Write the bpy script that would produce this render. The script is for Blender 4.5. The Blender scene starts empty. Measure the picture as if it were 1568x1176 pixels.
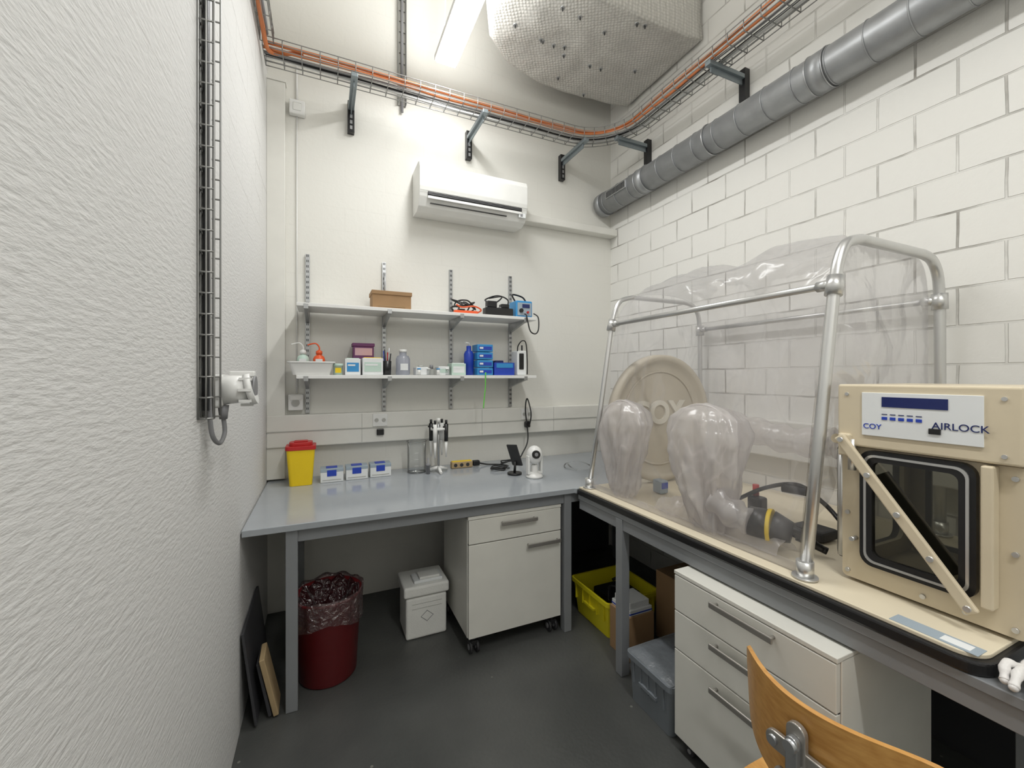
import bpy, bmesh, math, random
from mathutils import Vector, Matrix, noise
random.seed(4)
V = Vector
pi = math.pi

# ------------------------------------------------------------------ materials
def newmat(name):
    m = bpy.data.materials.new(name); m.use_nodes = True
    nt = m.node_tree; return m, nt, nt.nodes, nt.links, nt.nodes['Principled BSDF']

def M(name, col, rough=.5, metal=0, bump=0, bscale=60, var=0, vscale=8, spec=.5, emit=0):
    m, nt, N, L, P = newmat(name)
    P.inputs['Base Color'].default_value = (*col, 1)
    P.inputs['Roughness'].default_value = rough
    P.inputs['Metallic'].default_value = metal
    P.inputs['Specular IOR Level'].default_value = spec
    g = N.new('ShaderNodeNewGeometry')
    n = N.new('ShaderNodeTexNoise'); n.inputs['Scale'].default_value = vscale; n.inputs['Detail'].default_value = 5
    L.new(g.outputs['Position'], n.inputs['Vector'])
    v = var if var else .04
    r = N.new('ShaderNodeMapRange'); r.inputs['From Min'].default_value = .3; r.inputs['From Max'].default_value = .7
    r.inputs['To Min'].default_value = 1 - v; r.inputs['To Max'].default_value = 1 + v * .5
    L.new(n.outputs['Fac'], r.inputs['Value'])
    mx = N.new('ShaderNodeVectorMath'); mx.operation = 'SCALE'
    mx.inputs[0].default_value = col; L.new(r.outputs['Result'], mx.inputs['Scale'])
    L.new(mx.outputs['Vector'], P.inputs['Base Color'])
    if bump:
        n2 = N.new('ShaderNodeTexNoise'); n2.inputs['Scale'].default_value = bscale; n2.inputs['Detail'].default_value = 4
        L.new(g.outputs['Position'], n2.inputs['Vector'])
        b = N.new('ShaderNodeBump'); b.inputs['Strength'].default_value = bump; b.inputs['Distance'].default_value = .01
        L.new(n2.outputs['Fac'], b.inputs['Height']); L.new(b.outputs['Normal'], P.inputs['Normal'])
    return m

def wallmat(name, axis, col, mortar, brickbump, joint=1.0, rough_bump=.25, streak=False, msize=.005, zmask=None):
    m, nt, N, L, P = newmat(name)
    P.inputs['Roughness'].default_value = .75
    P.inputs['Specular IOR Level'].default_value = .25
    g = N.new('ShaderNodeNewGeometry'); s = N.new('ShaderNodeSeparateXYZ'); L.new(g.outputs['Position'], s.inputs[0])
    c = N.new('ShaderNodeCombineXYZ'); L.new(s.outputs[axis], c.inputs[0]); L.new(s.outputs['Z'], c.inputs[1])
    wn = N.new('ShaderNodeTexNoise'); wn.inputs['Scale'].default_value = 9; L.new(g.outputs['Position'], wn.inputs['Vector'])
    ws = N.new('ShaderNodeVectorMath'); ws.operation = 'SCALE'; ws.inputs['Scale'].default_value = .007; L.new(wn.outputs['Color'], ws.inputs[0])
    wa = N.new('ShaderNodeVectorMath'); wa.operation = 'ADD'; L.new(c.outputs[0], wa.inputs[0]); L.new(ws.outputs[0], wa.inputs[1])
    b = N.new('ShaderNodeTexBrick'); b.inputs['Scale'].default_value = 1; b.inputs['Brick Width'].default_value = .25
    b.inputs['Row Height'].default_value = .145; b.inputs['Mortar Size'].default_value = msize; b.inputs['Mortar Smooth'].default_value = .3
    b.offset = .5
    L.new(wa.outputs[0], b.inputs['Vector'])
    bf = b.outputs['Fac']
    if zmask:   # thick plaster low down, joints only showing through higher up
        zr = N.new('ShaderNodeMapRange'); zr.inputs['From Min'].default_value = zmask[0]; zr.inputs['From Max'].default_value = zmask[1]
        L.new(s.outputs['Z'], zr.inputs['Value'])
        zm = N.new('ShaderNodeMath'); zm.operation = 'MULTIPLY'; L.new(bf, zm.inputs[0]); L.new(zr.outputs[0], zm.inputs[1]); bf = zm.outputs[0]
    n = N.new('ShaderNodeTexNoise'); n.inputs['Scale'].default_value = 3.5; n.inputs['Detail'].default_value = 6
    L.new(g.outputs['Position'], n.inputs['Vector'])
    r = N.new('ShaderNodeMapRange'); r.inputs['From Min'].default_value = .46; r.inputs['From Max'].default_value = .68
    r.inputs['To Max'].default_value = joint; r.inputs['To Min'].default_value = .10 * joint
    L.new(n.outputs['Fac'], r.inputs['Value'])
    mu = N.new('ShaderNodeMath'); mu.operation = 'MULTIPLY'; L.new(bf, mu.inputs[0]); L.new(r.outputs[0], mu.inputs[1])
    mix = N.new('ShaderNodeMix'); mix.data_type = 'RGBA'
    mix.inputs['A'].default_value = (*col, 1); mix.inputs['B'].default_value = (*mortar, 1)
    L.new(mu.outputs[0], mix.inputs['Factor']); L.new(mix.outputs['Result'], P.inputs['Base Color'])
    mp = N.new('ShaderNodeMapping'); L.new(g.outputs['Position'], mp.inputs['Vector'])
    if streak:
        mp.inputs['Rotation'].default_value = (math.radians(10), 0, 0); mp.inputs['Scale'].default_value = (1, .25, 1)
    n2 = N.new('ShaderNodeTexNoise'); n2.inputs['Scale'].default_value = 110 if streak else 40; n2.inputs['Detail'].default_value = 5
    n2.inputs['Roughness'].default_value = .55; L.new(mp.outputs[0], n2.inputs['Vector'])
    b1 = N.new('ShaderNodeBump'); b1.inputs['Strength'].default_value = rough_bump; b1.inputs['Distance'].default_value = .010
    L.new(n2.outputs['Fac'], b1.inputs['Height'])
    b2 = N.new('ShaderNodeBump'); b2.invert = True; b2.inputs['Strength'].default_value = brickbump; b2.inputs['Distance'].default_value = .006
    L.new(bf, b2.inputs['Height']); L.new(b1.outputs['Normal'], b2.inputs['Normal']); L.new(b2.outputs['Normal'], P.inputs['Normal'])
    return m

def clearmat(name, tint=(.97, .97, .97), gloss=.12, diff=.06, rough=.08, dcol=(.85, .86, .88), bump=0, bscale=14, fres=.45, crease_glint=0, cscale=5, cw=.022):
    m = bpy.data.materials.new(name); m.use_nodes = True
    nt = m.node_tree; N = nt.nodes; L = nt.links; N.clear()
    o = N.new('ShaderNodeOutputMaterial'); t = N.new('ShaderNodeBsdfTransparent'); t.inputs[0].default_value = (*tint, 1)
    gl = N.new('ShaderNodeBsdfGlossy'); gl.inputs['Roughness'].default_value = rough
    d = N.new('ShaderNodeBsdfDiffuse'); d.inputs[0].default_value = (*dcol, 1)
    tr = N.new('ShaderNodeBsdfTranslucent'); tr.inputs[0].default_value = (*dcol, 1)
    m0 = N.new('ShaderNodeMixShader'); m0.inputs[0].default_value = .5; L.new(d.outputs[0], m0.inputs[1]); L.new(tr.outputs[0], m0.inputs[2])
    lw = N.new('ShaderNodeLayerWeight'); lw.inputs['Blend'].default_value = .2
    ma = N.new('ShaderNodeMath'); ma.operation = 'MULTIPLY_ADD'; ma.inputs[1].default_value = fres; ma.inputs[2].default_value = gloss * .5
    L.new(lw.outputs['Fresnel'], ma.inputs[0])
    m1 = N.new('ShaderNodeMixShader'); m1.inputs[0].default_value = diff; L.new(t.outputs[0], m1.inputs[1]); L.new(m0.outputs[0], m1.inputs[2])
    m2 = N.new('ShaderNodeMixShader'); L.new(ma.outputs[0], m2.inputs[0]); L.new(m1.outputs[0], m2.inputs[1]); L.new(gl.outputs[0], m2.inputs[2])
    L.new(m2.outputs[0], o.inputs[0])
    g = N.new('ShaderNodeNewGeometry')
    if crease_glint:  # whiter lines painted into the film, imitating light caught on folds
        mpp = N.new('ShaderNodeMapping'); mpp.inputs['Rotation'].default_value = (.5, .3, .4); mpp.inputs['Scale'].default_value = (1.6, 1, .55)
        L.new(g.outputs['Position'], mpp.inputs[0])
        cn = N.new('ShaderNodeTexNoise'); cn.inputs['Scale'].default_value = cscale; cn.inputs['Detail'].default_value = 2; cn.inputs['Distortion'].default_value = .9
        L.new(mpp.outputs[0], cn.inputs['Vector'])
        s1 = N.new('ShaderNodeMath'); s1.operation = 'SUBTRACT'; s1.inputs[1].default_value = .5; L.new(cn.outputs['Fac'], s1.inputs[0])
        s2 = N.new('ShaderNodeMath'); s2.operation = 'ABSOLUTE'; L.new(s1.outputs[0], s2.inputs[0])
        mr = N.new('ShaderNodeMapRange'); mr.inputs['From Min'].default_value = 0; mr.inputs['From Max'].default_value = cw
        mr.inputs['To Min'].default_value = diff + crease_glint; mr.inputs['To Max'].default_value = diff
        L.new(s2.outputs[0], mr.inputs['Value']); L.new(mr.outputs[0], m1.inputs[0])
    if bump:
        n = N.new('ShaderNodeTexNoise'); n.inputs['Scale'].default_value = bscale; n.inputs['Detail'].default_value = 2
        n.inputs['Distortion'].default_value = 1.2
        L.new(g.outputs['Position'], n.inputs['Vector'])
        b = N.new('ShaderNodeBump'); b.inputs['Strength'].default_value = bump; b.inputs['Distance'].default_value = .03
        L.new(n.outputs['Fac'], b.inputs['Height']); L.new(b.outputs[0], gl.inputs['Normal'])
    return m

WH = M('white_plastic', (.82, .82, .80), .35)
WH2 = M('white_metal_paint', (.82, .82, .79), .35)
CAB = M('cabinet_laminate', (.74, .73, .67), .4)
CABE = M('cabinet_edge', (.45, .45, .42), .5)
TRK = M('trunking_plastic', (.78, .77, .72), .4)
GRYW = M('worktop_grey', (.37, .395, .42), .12, var=.03)
FRM = M('frame_grey', (.24, .25, .26), .4)
BLK = M('black_plastic', (.012, .012, .013), .35)
DRK = M('dark_rubber', (.03, .03, .032), .6)
STEEL = M('galvanised_steel', (.46, .47, .48), .35, .85, var=.15, vscale=20)
DUCT = M('duct_steel', (.38, .39, .40), .42, .55, var=.12, vscale=15)
WIRE = M('zinc_wire', (.34, .34, .33), .4, .7)
ALU = M('aluminium_tube', (.64, .64, .63), .3, .75)
HAND = M('handle_metal', (.42, .40, .37), .35, .7)
ORG = M('orange_cable', (.66, .21, .07), .5)
GRC = M('grey_cable', (.25, .25, .26), .5)
BLUEG = M('bracket_zinc', (.27, .31, .33), .4, .5)
YEL = M('yellow_plastic', (.88, .62, .01), .4)
YELB = M('yellow_crate', (.80, .70, .02), .45)
RED = M('red_lid', (.50, .02, .02), .4)
BIN = M('dark_red_plastic', (.15, .012, .014), .35)
BAG = clearmat('red_bag', (.6, .25, .28), .15, .7, .25, (.07, .012, .015), .8, 30)
BAGC = clearmat('clear_bag', (.85, .75, .76), .3, .14, .15, (.5, .38, .39), .8, 30, .45, .15, 30)
STY = M('styrofoam', (.80, .80, .76), .8, bump=.2, bscale=150)
CARD = M('cardboard', (.36, .22, .11), .8, var=.08)
BEIGE = M('beige_plastic', (.68, .59, .43), .4)
BEIGE2 = M('beige_board', (.76, .68, .52), .35)
BEIGED = M('beige_disc', (.60, .54, .43), .4)
LETTER = M('letter_emboss', (.80, .76, .66), .4)
BLUE = M('blue_plastic', (.02, .06, .45), .4)
BLUEL = M('light_blue', (.04, .28, .60), .4)
NAVY = M('navy_display', (.01, .02, .12), .2)
GRNS = M('green_string', (.15, .65, .08), .5)
PURP = M('purple_print', (.16, .04, .14), .5)
ORP = M('orange_plastic', (.85, .12, .03), .4)
TAN = M('tan_wood', (.45, .33, .18), .6)
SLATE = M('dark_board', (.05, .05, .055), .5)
GCR = M('grey_crate', (.19, .21, .23), .45)
GLID = M('grey_lid_film', (.17, .185, .20), .3, bump=.7, bscale=22)
PAPER = M('paper', (.80, .82, .82), .7)
PINK = M('pink_paper', (.7, .45, .5), .7)
GREENL = M('pale_green', (.55, .70, .62), .5)
LABEL = M('label_grey', (.35, .42, .48), .4)
LATEX = M('white_latex', (.80, .78, .76), .5, bump=.3, bscale=60)
VINYL = clearmat('clear_vinyl', (.975, .972, .975), .05, .125, .2, (.86, .85, .88), .6, 6, .30, .10, 3.0, .035)
SLEEVE = clearmat('sleeve_vinyl', (.96, .95, .945), .10, .47, .25, (.90, .87, .86), .4, 10, .28, .14, 4, .05)
GLASS = clearmat('clear_glass', (.95, .96, .965), .10, .07, .03, (.8, .82, .82), 0, 14, .85)
SMOKE = clearmat('smoked_window', (.46, .46, .42), .10, .06, .04, (.14, .14, .11))

WOOD, nt, N, L, P = newmat('beech_plywood')
P.inputs['Roughness'].default_value = .3
g = N.new('ShaderNodeNewGeometry'); mp = N.new('ShaderNodeMapping'); mp.inputs['Scale'].default_value = (6, 1.2, 9)
w = N.new('ShaderNodeTexNoise'); w.inputs['Scale'].default_value = 12; w.inputs['Detail'].default_value = 6
cr = N.new('ShaderNodeValToRGB'); cr.color_ramp.elements[0].color = (.50, .24, .06, 1); cr.color_ramp.elements[1].color = (.66, .36, .11, 1)
cr.color_ramp.elements[0].position = .3; cr.color_ramp.elements[1].position = .7
L.new(g.outputs['Position'], mp.inputs[0]); L.new(mp.outputs[0], w.inputs['Vector']); L.new(w.outputs['Fac'], cr.inputs[0]); L.new(cr.outputs[0], P.inputs['Base Color'])

INS, nt, N, L, P = newmat('quilted_insulation')
P.inputs['Roughness'].default_value = .8
g = N.new('ShaderNodeNewGeometry'); mp = N.new('ShaderNodeMapping'); mp.inputs['Rotation'].default_value = (0, 0, .6)
w = N.new('ShaderNodeTexVoronoi'); w.inputs['Scale'].default_value = 52
L.new(g.outputs['Position'], mp.inputs[0]); L.new(mp.outputs[0], w.inputs['Vector'])
w.inputs['Randomness'].default_value = .25
b = N.new('ShaderNodeBump'); b.inputs['Strength'].default_value = .6; b.inputs['Distance'].default_value = .010; b.invert = True
L.new(w.outputs['Distance'], b.inputs['Height']); L.new(b.outputs[0], P.inputs['Normal'])
cr = N.new('ShaderNodeValToRGB'); cr.color_ramp.elements[0].color = (.76, .74, .69, 1); cr.color_ramp.elements[1].color = (.46, .45, .42, 1)
L.new(w.outputs['Distance'], cr.inputs[0]); L.new(cr.outputs[0], P.inputs['Base Color'])

FLOOR, nt, N, L, P = newmat('floor_epoxy')
P.inputs['Roughness'].default_value = .42
g = N.new('ShaderNodeNewGeometry')
n = N.new('ShaderNodeTexNoise'); n.inputs['Scale'].default_value = 2.5; n.inputs['Detail'].default_value = 8
L.new(g.outputs['Position'], n.inputs['Vector'])
cr = N.new('ShaderNodeValToRGB'); cr.color_ramp.elements[0].color = (.060, .062, .059, 1); cr.color_ramp.elements[1].color = (.086, .088, .083, 1)
cr.color_ramp.elements[0].position = .35; cr.color_ramp.elements[1].position = .65
L.new(n.outputs['Fac'], cr.inputs[0])
vo = N.new('ShaderNodeTexVoronoi'); vo.inputs['Scale'].default_value = 7; L.new(g.outputs['Position'], vo.inputs['Vector'])
lt = N.new('ShaderNodeMath'); lt.operation = 'LESS_THAN'; lt.inputs[1].default_value = .04; L.new(vo.outputs['Distance'], lt.inputs[0])
mx = N.new('ShaderNodeMix'); mx.data_type = 'RGBA'; mx.inputs['B'].default_value = (.19, .19, .17, 1)
L.new(lt.outputs[0], mx.inputs['Factor']); L.new(cr.outputs[0], mx.inputs['A']); L.new(mx.outputs['Result'], P.inputs['Base Color'])
n3 = N.new('ShaderNodeTexNoise'); n3.inputs['Scale'].default_value = 60; L.new(g.outputs['Position'], n3.inputs['Vector'])
b = N.new('ShaderNodeBump'); b.inputs['Strength'].default_value = .12; b.inputs['Distance'].default_value = .01
L.new(n3.outputs['Fac'], b.inputs['Height']); L.new(b.outputs[0], P.inputs['Normal'])

WL = wallmat('wall_plaster_rough', 'Y', (.73, .725, .71), (.45, .44, .42), .30, .6, .30, True, zmask=(1.85, 2.5))
WB = wallmat('wall_painted_block', 'X', (.79, .78, .73), (.68, .66, .62), .07, .2, .10)
WR = wallmat('wall_painted_brick', 'Y', (.82, .81, .77), (.24, .22, .19), .75, .9, .14, msize=.0045)
CEIL = M('ceiling_paint', (.74, .72, .68), .8, bump=.1)

# ------------------------------------------------------------------ mesh builder
class B:
    def __init__(s): s.bm = bmesh.new(); s.mats = []
    def mi(s, m):
        if m not in s.mats: s.mats.append(m)
        return s.mats.index(m)
    def add(s, t, m, smooth=False, quads_only=False):
        i = s.mi(m)
        bmesh.ops.recalc_face_normals(t, faces=t.faces[:])
        for f in t.faces:
            f.material_index = i
            f.smooth = smooth and (not quads_only or len(f.verts) == 4)
        me = bpy.data.meshes.new('t'); t.to_mesh(me); t.free(); s.bm.from_mesh(me); bpy.data.meshes.remove(me)
    def box(s, x0, x1, y0, y1, z0, z1, m, bev=0, seg=2, rot=None):
        t = bmesh.new(); bmesh.ops.create_cube(t, size=1)
        c = V(((x0 + x1) / 2, (y0 + y1) / 2, (z0 + z1) / 2))
        bmesh.ops.scale(t, vec=(abs(x1 - x0), abs(y1 - y0), abs(z1 - z0)), verts=t.verts[:])
        if bev: bmesh.ops.bevel(t, geom=t.edges[:], offset=bev, segments=seg, affect='EDGES', profile=.5)
        if rot is not None: bmesh.ops.transform(t, matrix=rot, verts=t.verts[:])
        bmesh.ops.translate(t, vec=c, verts=t.verts[:]); s.add(t, m)
    def cyl(s, p0, p1, r, m, r2=None, seg=24):
        p0, p1 = V(p0), V(p1); d = p1 - p0
        t = bmesh.new(); bmesh.ops.create_cone(t, cap_ends=True, segments=seg, radius1=r, radius2=r if r2 is None else r2, depth=d.length)
        mat = Matrix.Translation((p0 + p1) / 2) @ d.to_track_quat('Z', 'Y').to_matrix().to_4x4()
        bmesh.ops.transform(t, matrix=mat, verts=t.verts[:]); s.add(t, m, True, True)
    def sph(s, c, r, m, seg=20, sc=(1, 1, 1)):
        t = bmesh.new(); bmesh.ops.create_uvsphere(t, u_segments=seg, v_segments=seg // 2 + 2, radius=r)
        bmesh.ops.scale(t, vec=sc, verts=t.verts[:]); bmesh.ops.translate(t, vec=V(c), verts=t.verts[:]); s.add(t, m, True)
    def tube(s, pts, r, m, seg=8, closed=False):
        pts = [V(p) for p in pts]; n = len(pts); t = bmesh.new(); rings = []; ref = None
        for i, p in enumerate(pts):
            a = pts[(i - 1) % n] if (closed or i > 0) else p
            c = pts[(i + 1) % n] if (closed or i < n - 1) else p
            T = (c - a)
            if T.length < 1e-9: T = V((0, 0, 1))
            T.normalize()
            if ref is None: ref = T.orthogonal()
            ref = (ref - T * ref.dot(T))
            if ref.length < 1e-6: ref = T.orthogonal()
            ref.normalize(); bi = T.cross(ref)
            rr = r[min(i, len(r) - 1)] if isinstance(r, (list, tuple)) else r
            rings.append([t.verts.new(p + (ref * math.cos(2 * pi * k / seg) + bi * math.sin(2 * pi * k / seg)) * rr) for k in range(seg)])
        for i in range(n if closed else n - 1):
            A, C = rings[i], rings[(i + 1) % n]
            for k in range(seg): t.faces.new((A[k], A[(k + 1) % seg], C[(k + 1) % seg], C[k]))
        if not closed:
            if seg > 4:
                t.faces.new(rings[0][::-1]); t.faces.new(rings[-1])
        s.add(t, m, True, True)
    def ringc(s, c, axis, R, r, m, seg=32, rs=6):
        q = V(axis).to_track_quat('Z', 'Y')
        s.tube([V(c) + q @ V((R * math.cos(2 * pi * k / seg), R * math.sin(2 * pi * k / seg), 0)) for k in range(seg)], r, m, rs, True)
    def lathe(s, c, prof, m, seg=32, sx=1, sy=1, mat=None):
        t = bmesh.new(); R = []
        for (r, z) in prof:
            R.append([t.verts.new((r * sx * math.cos(2 * pi * k / seg), r * sy * math.sin(2 * pi * k / seg), z)) for k in range(seg)])
        for i in range(len(R) - 1):
            for k in range(seg): t.faces.new((R[i][k], R[i][(k + 1) % seg], R[i + 1][(k + 1) % seg], R[i + 1][k]))
        if mat is not None: bmesh.ops.transform(t, matrix=mat, verts=t.verts[:])
        bmesh.ops.translate(t, vec=V(c), verts=t.verts[:])
        bmesh.ops.remove_doubles(t, verts=t.verts[:], dist=1e-5)
        s.add(t, m, True)
    @staticmethod
    def mp(pl, a, b, c):
        return {'XY': (a, b, c), 'YZ': (c, a, b), 'XZ': (a, c, b)}[pl]
    def prism(s, pts, c0, c1, m, pl='XY', bev=0):
        t = bmesh.new()
        A = [t.verts.new(s.mp(pl, a, b, c0)) for a, b in pts]; C = [t.verts.new(s.mp(pl, a, b, c1)) for a, b in pts]; n = len(pts)
        t.faces.new(A[::-1]); t.faces.new(C)
        for k in range(n): t.faces.new((A[k], A[(k + 1) % n], C[(k + 1) % n], C[k]))
        if bev:
            bmesh.ops.recalc_face_normals(t, faces=t.faces[:])
            bmesh.ops.bevel(t, geom=t.edges[:], offset=bev, segments=2, affect='EDGES', profile=.5)
        s.add(t, m)
    def frame(s, o, i, c0, c1, m, pl='XY'):
        t = bmesh.new(); n = len(o)
        r = [[t.verts.new(s.mp(pl, a, b, c)) for a, b in L_] for L_, c in ((o, c0), (o, c1), (i, c1), (i, c0))]
        for j in range(4):
            A, C = r[j], r[(j + 1) % 4]
            for k in range(n): t.faces.new((A[k], A[(k + 1) % n], C[(k + 1) % n], C[k]))
        s.add(t, m)
    def surf(s, fn, nu, nv, m, closed=False, smooth=True):
        t = bmesh.new(); G = [[t.verts.new(fn(i / nu, j / nv)) for j in range(nv if closed else nv + 1)] for i in range(nu + 1)]
        for i in range(nu):
            for j in range(nv):
                k = (j + 1) % nv if closed else j + 1
                try: t.faces.new((G[i][j], G[i + 1][j], G[i + 1][k], G[i][k]))
                except ValueError: pass
        s.add(t, m, smooth)
    def done(s, name, parent=None):
        xs = [v.co for v in s.bm.verts]
        lo = V((min(p.x for p in xs), min(p.y for p in xs), min(p.z for p in xs))); hi = V((max(p.x for p in xs), max(p.y for p in xs), max(p.z for p in xs)))
        c = V(((lo.x + hi.x) / 2, (lo.y + hi.y) / 2, lo.z))
        bmesh.ops.translate(s.bm, vec=-c, verts=s.bm.verts[:])
        me = bpy.data.meshes.new(name); s.bm.to_mesh(me); s.bm.free()
        for m in s.mats: me.materials.append(m)
        o = bpy.data.objects.new(name, me); o.location = c; bpy.context.scene.collection.objects.link(o)
        if parent: o.parent = parent
        return o

def rrect(cx, cy, w, h, r, n=5):
    P_ = []
    for (sx, sy, a0) in ((1, 1, 0), (-1, 1, 90), (-1, -1, 180), (1, -1, 270)):
        for k in range(n + 1):
            a = math.radians(a0 + 90 * k / n)
            P_.append((cx + sx * (w / 2 - r) + r * math.cos(a), cy + sy * (h / 2 - r) + r * math.sin(a)))
    return P_

def smoothpath(pts, n=8):
    pts = [V(p) for p in pts]; out = []
    for i in range(len(pts) - 1):
        p0 = pts[max(i - 1, 0)]; p1 = pts[i]; p2 = pts[i + 1]; p3 = pts[min(i + 2, len(pts) - 1)]
        for k in range(n):
            t = k / n
            out.append(.5 * ((2 * p1) + (p2 - p0) * t + (2 * p0 - 5 * p1 + 4 * p2 - p3) * t * t + (3 * p1 - p0 - 3 * p2 + p3) * t ** 3))
    out.append(pts[-1]); return out

def text(body, size, loc, rot, mat, parent, name, ext=.0008, bold=0):
    cu = bpy.data.curves.new(name, 'FONT'); cu.body = body; cu.size = size; cu.extrude = ext; cu.align_x = 'CENTER'; cu.align_y = 'CENTER'; cu.offset = bold
    o = bpy.data.objects.new(name, cu); bpy.context.scene.collection.objects.link(o)
    bpy.context.view_layer.update()
    dg = bpy.context.evaluated_depsgraph_get(); me = bpy.data.meshes.new_from_object(o.evaluated_get(dg))
    bpy.data.objects.remove(o); me.materials.clear(); me.materials.append(mat)
    ob = bpy.data.objects.new(name, me); ob.rotation_euler = rot; bpy.context.scene.collection.objects.link(ob)
    ob.location = V(loc) - (parent.location if parent else V((0, 0, 0)))
    if parent: ob.parent = parent
    return ob

# ------------------------------------------------------------------ room
XL, XR, YB, YF, ZC = -.30, 2.185, 2.84, -1.6, 4.2
def slab(name, a, m):
    b = B(); b.box(*a, m); return b.done(name)
slab('floor', (XL - .1, XR + .1, YF - .1, YB + .1, -.1, 0), FLOOR)
slab('ceiling', (XL - .1, XR + .1, YF - .1, YB + .1, ZC, ZC + .1), CEIL)
slab('wall_left', (XL - .1, XL, YF - .1, YB + .1, 0, ZC), WL)
slab('wall_right', (XR, XR + .1, YF - .1, YB + .1, 0, ZC), WR)
slab('wall_back', (XL, XR, YB, YB + .1, 0, ZC), WB)
slab('wall_front', (XL, XR, YF - .1, YF, 0, ZC), WB)
b = B(); b.box(XL, -.205, 2.79, YB, .80, 3.13, TRK, .003); b.box(XL, -.20, 2.785, YB, 3.13, 3.15, TRK); b.done('trim_1')
b = B()
b.box(XL + .0, XR, 2.775, YB, .985, 1.175, TRK, .006)
b.box(XL + .0, XR - .07, 2.771, 2.776, 1.075, 1.081, CABE)
for x in (.22, 1.02, 1.6): b.box(x, x + .002, 2.7735, 2.776, .99, 1.17, CABE)
for x in (.33, 1.37):
    b.box(x - .045, x + .045, 2.768, 2.776, 1.085, 1.165, WH, .003)
    b.box(x - .022, x + .022, 2.755, 2.769, 1.03, 1.07, BLK, .004)
    for dx in (-.022, .022): b.cyl((x + dx, 2.764, 1.125), (x + dx, 2.769, 1.125), .012, CABE)
b.done('trim_2')
b = B(); b.box(XR - .07, XR, YF, 2.77, .985, 1.175, TRK, .006); b.box(XR - .074, XR - .069, YF + .01, 2.76, 1.075, 1.081, CABE); b.done('trim_3')
b = B(); b.box(1.31, XR, 2.75, YB, 2.545, 2.60, TRK, .006); b.done('trim_4')

# ------------------------------------------------------------------ wire trays
def resample(path, step):
    out = [V(path[0])]; acc = 0
    for i in range(len(path) - 1):
        a, c = V(path[i]), V(path[i + 1]); d = (c - a).length; pos = 0
        while acc + (d - pos) >= step:
            pos += step - acc; acc = 0; out.append(a.lerp(c, pos / d))
        acc += d - pos
    return out
def offs(path, Nn, l, h):
    out = []
    for i, p in enumerate(path):
        T = (path[min(i + 1, len(path) - 1)] - path[max(i - 1, 0)]).normalized(); Lv = T.cross(Nn).normalized()
        out.append(p + Lv * l + Nn * h)
    return out
def tray(b, path, Nn, w, d, step=.1, r=.0028, nb=5):
    path = [V(p) for p in path]
    ls = [(-w / 2, d), (-w / 2, d / 2)] + [(-w / 2 + w * k / (nb - 1), 0) for k in range(nb)] + [(w / 2, d / 2), (w / 2, d)]
    for l, h in ls: b.tube(offs(path, Nn, l, h), r, WIRE, 5)
    rs = resample(path, step)
    A = [offs(rs, Nn, l, h) for l, h in ((-w / 2, d), (-w / 2, 0), (w / 2, 0), (w / 2, d))]
    for i in range(len(rs)): b.tube([A[0][i], A[1][i], A[2][i], A[3][i]], r, WIRE, 5)
UP = V((0, 0, 1))
main = [V((-.285 + k * .1, 2.555, 3.10)) for k in range(19)] + [V((1.6, 2.555, 3.1))]
main += [V((1.6 + .355 * math.sin(a * pi / 24), 2.2 + .355 * math.cos(a * pi / 24), 3.1)) for a in range(1, 12)]
main += [V((1.955, 2.2 - k * .2, 3.1)) for k in range(19)]
b = B(); tray(b, main, UP, .15, .055, .09)
T0 = (main[1] - main[0]).cross(UP); sgn = 1 if T0.y < 0 else -1
def wob(path, amp, seed):
    return [p + V((amp * noise.noise(p * 2 + V((seed, 0, 0))), amp * noise.noise(p * 2 + V((0, seed, 0))), amp * .5 * noise.noise(p * 3 + V((0, 0, seed))))) for p in path]
mp_f = resample(main, .06)
b.tube(wob(offs(mp_f, UP, sgn * .060, .036), .014, 3), .009, ORG, 8)
b.tube(wob(offs(mp_f, UP, sgn * .045, .018), .016, 9), .008, ORG, 8)
b.tube(wob(offs(mp_f, UP, sgn * .02, .012), .016, 5), .007, GRC, 8)
b.tube(wob(offs(mp_f, UP, -sgn * .03, .012), .016, 7), .008, WH, 8)
b.tube(wob(offs(mp_f, UP, -sgn * .005, .012), .016, 17), .006, BLK, 8)
for x in (.159, .936, 1.70):
    b.box(x - .020, x + .020, 2.80, YB - .001, 2.935, 3.13, BLK, .002)
    for z in (2.95, 2.985, 3.02): b.box(x - .007, x + .007, 2.797, 2.801, z, z + .022, STEEL)
    b.box(x - .018, x + .018, 2.475, 2.81, 3.070, 3.094, BLUEG, .003)
    b.box(x - .003, x + .003, 2.52, 2.80, 3.04, 3.071, BLUEG)
for y in (2.38, 1.61, .84, .07):
    b.box(2.145, XR - .001, y - .020, y + .020, 2.95, 3.13, BLK, .002)
    b.box(1.875, 2.155, y - .018, y + .018, 3.070, 3.094, BLUEG, .003)
    b.box(1.90, 2.15, y - .003, y + .003, 3.04, 3.071, BLUEG)
b.done('cable_tray')
b = B(); lp = [V((-.262, -1.5 + .2 * k, 3.11)) for k in range(20)] + [V((-.262, 2.46, 3.11))]
tray(b, lp, UP, .06, .055, .09, nb=3)
b.tube(wob(resample([p + V((0, 0, .015)) for p in lp], .08), .01, 2), .009, GRC, 8)
b.tube(smoothpath([(-.27, 2.1, 3.12), (-.27, 2.35, 3.11), (-.26, 2.5, 3.10), (-.2, 2.53, 3.12), (-.1, 2.51, 3.14)]), .011, ORG, 8)
b.done('cable_tray')
b = B(); NX = V((1, 0, 0)); vp = [V((-.297, 1.365, 1.29 + .12 * k)) for k in range(16)]
tray(b, vp, NX, .075, .035, .055, .0025, nb=4)
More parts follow.
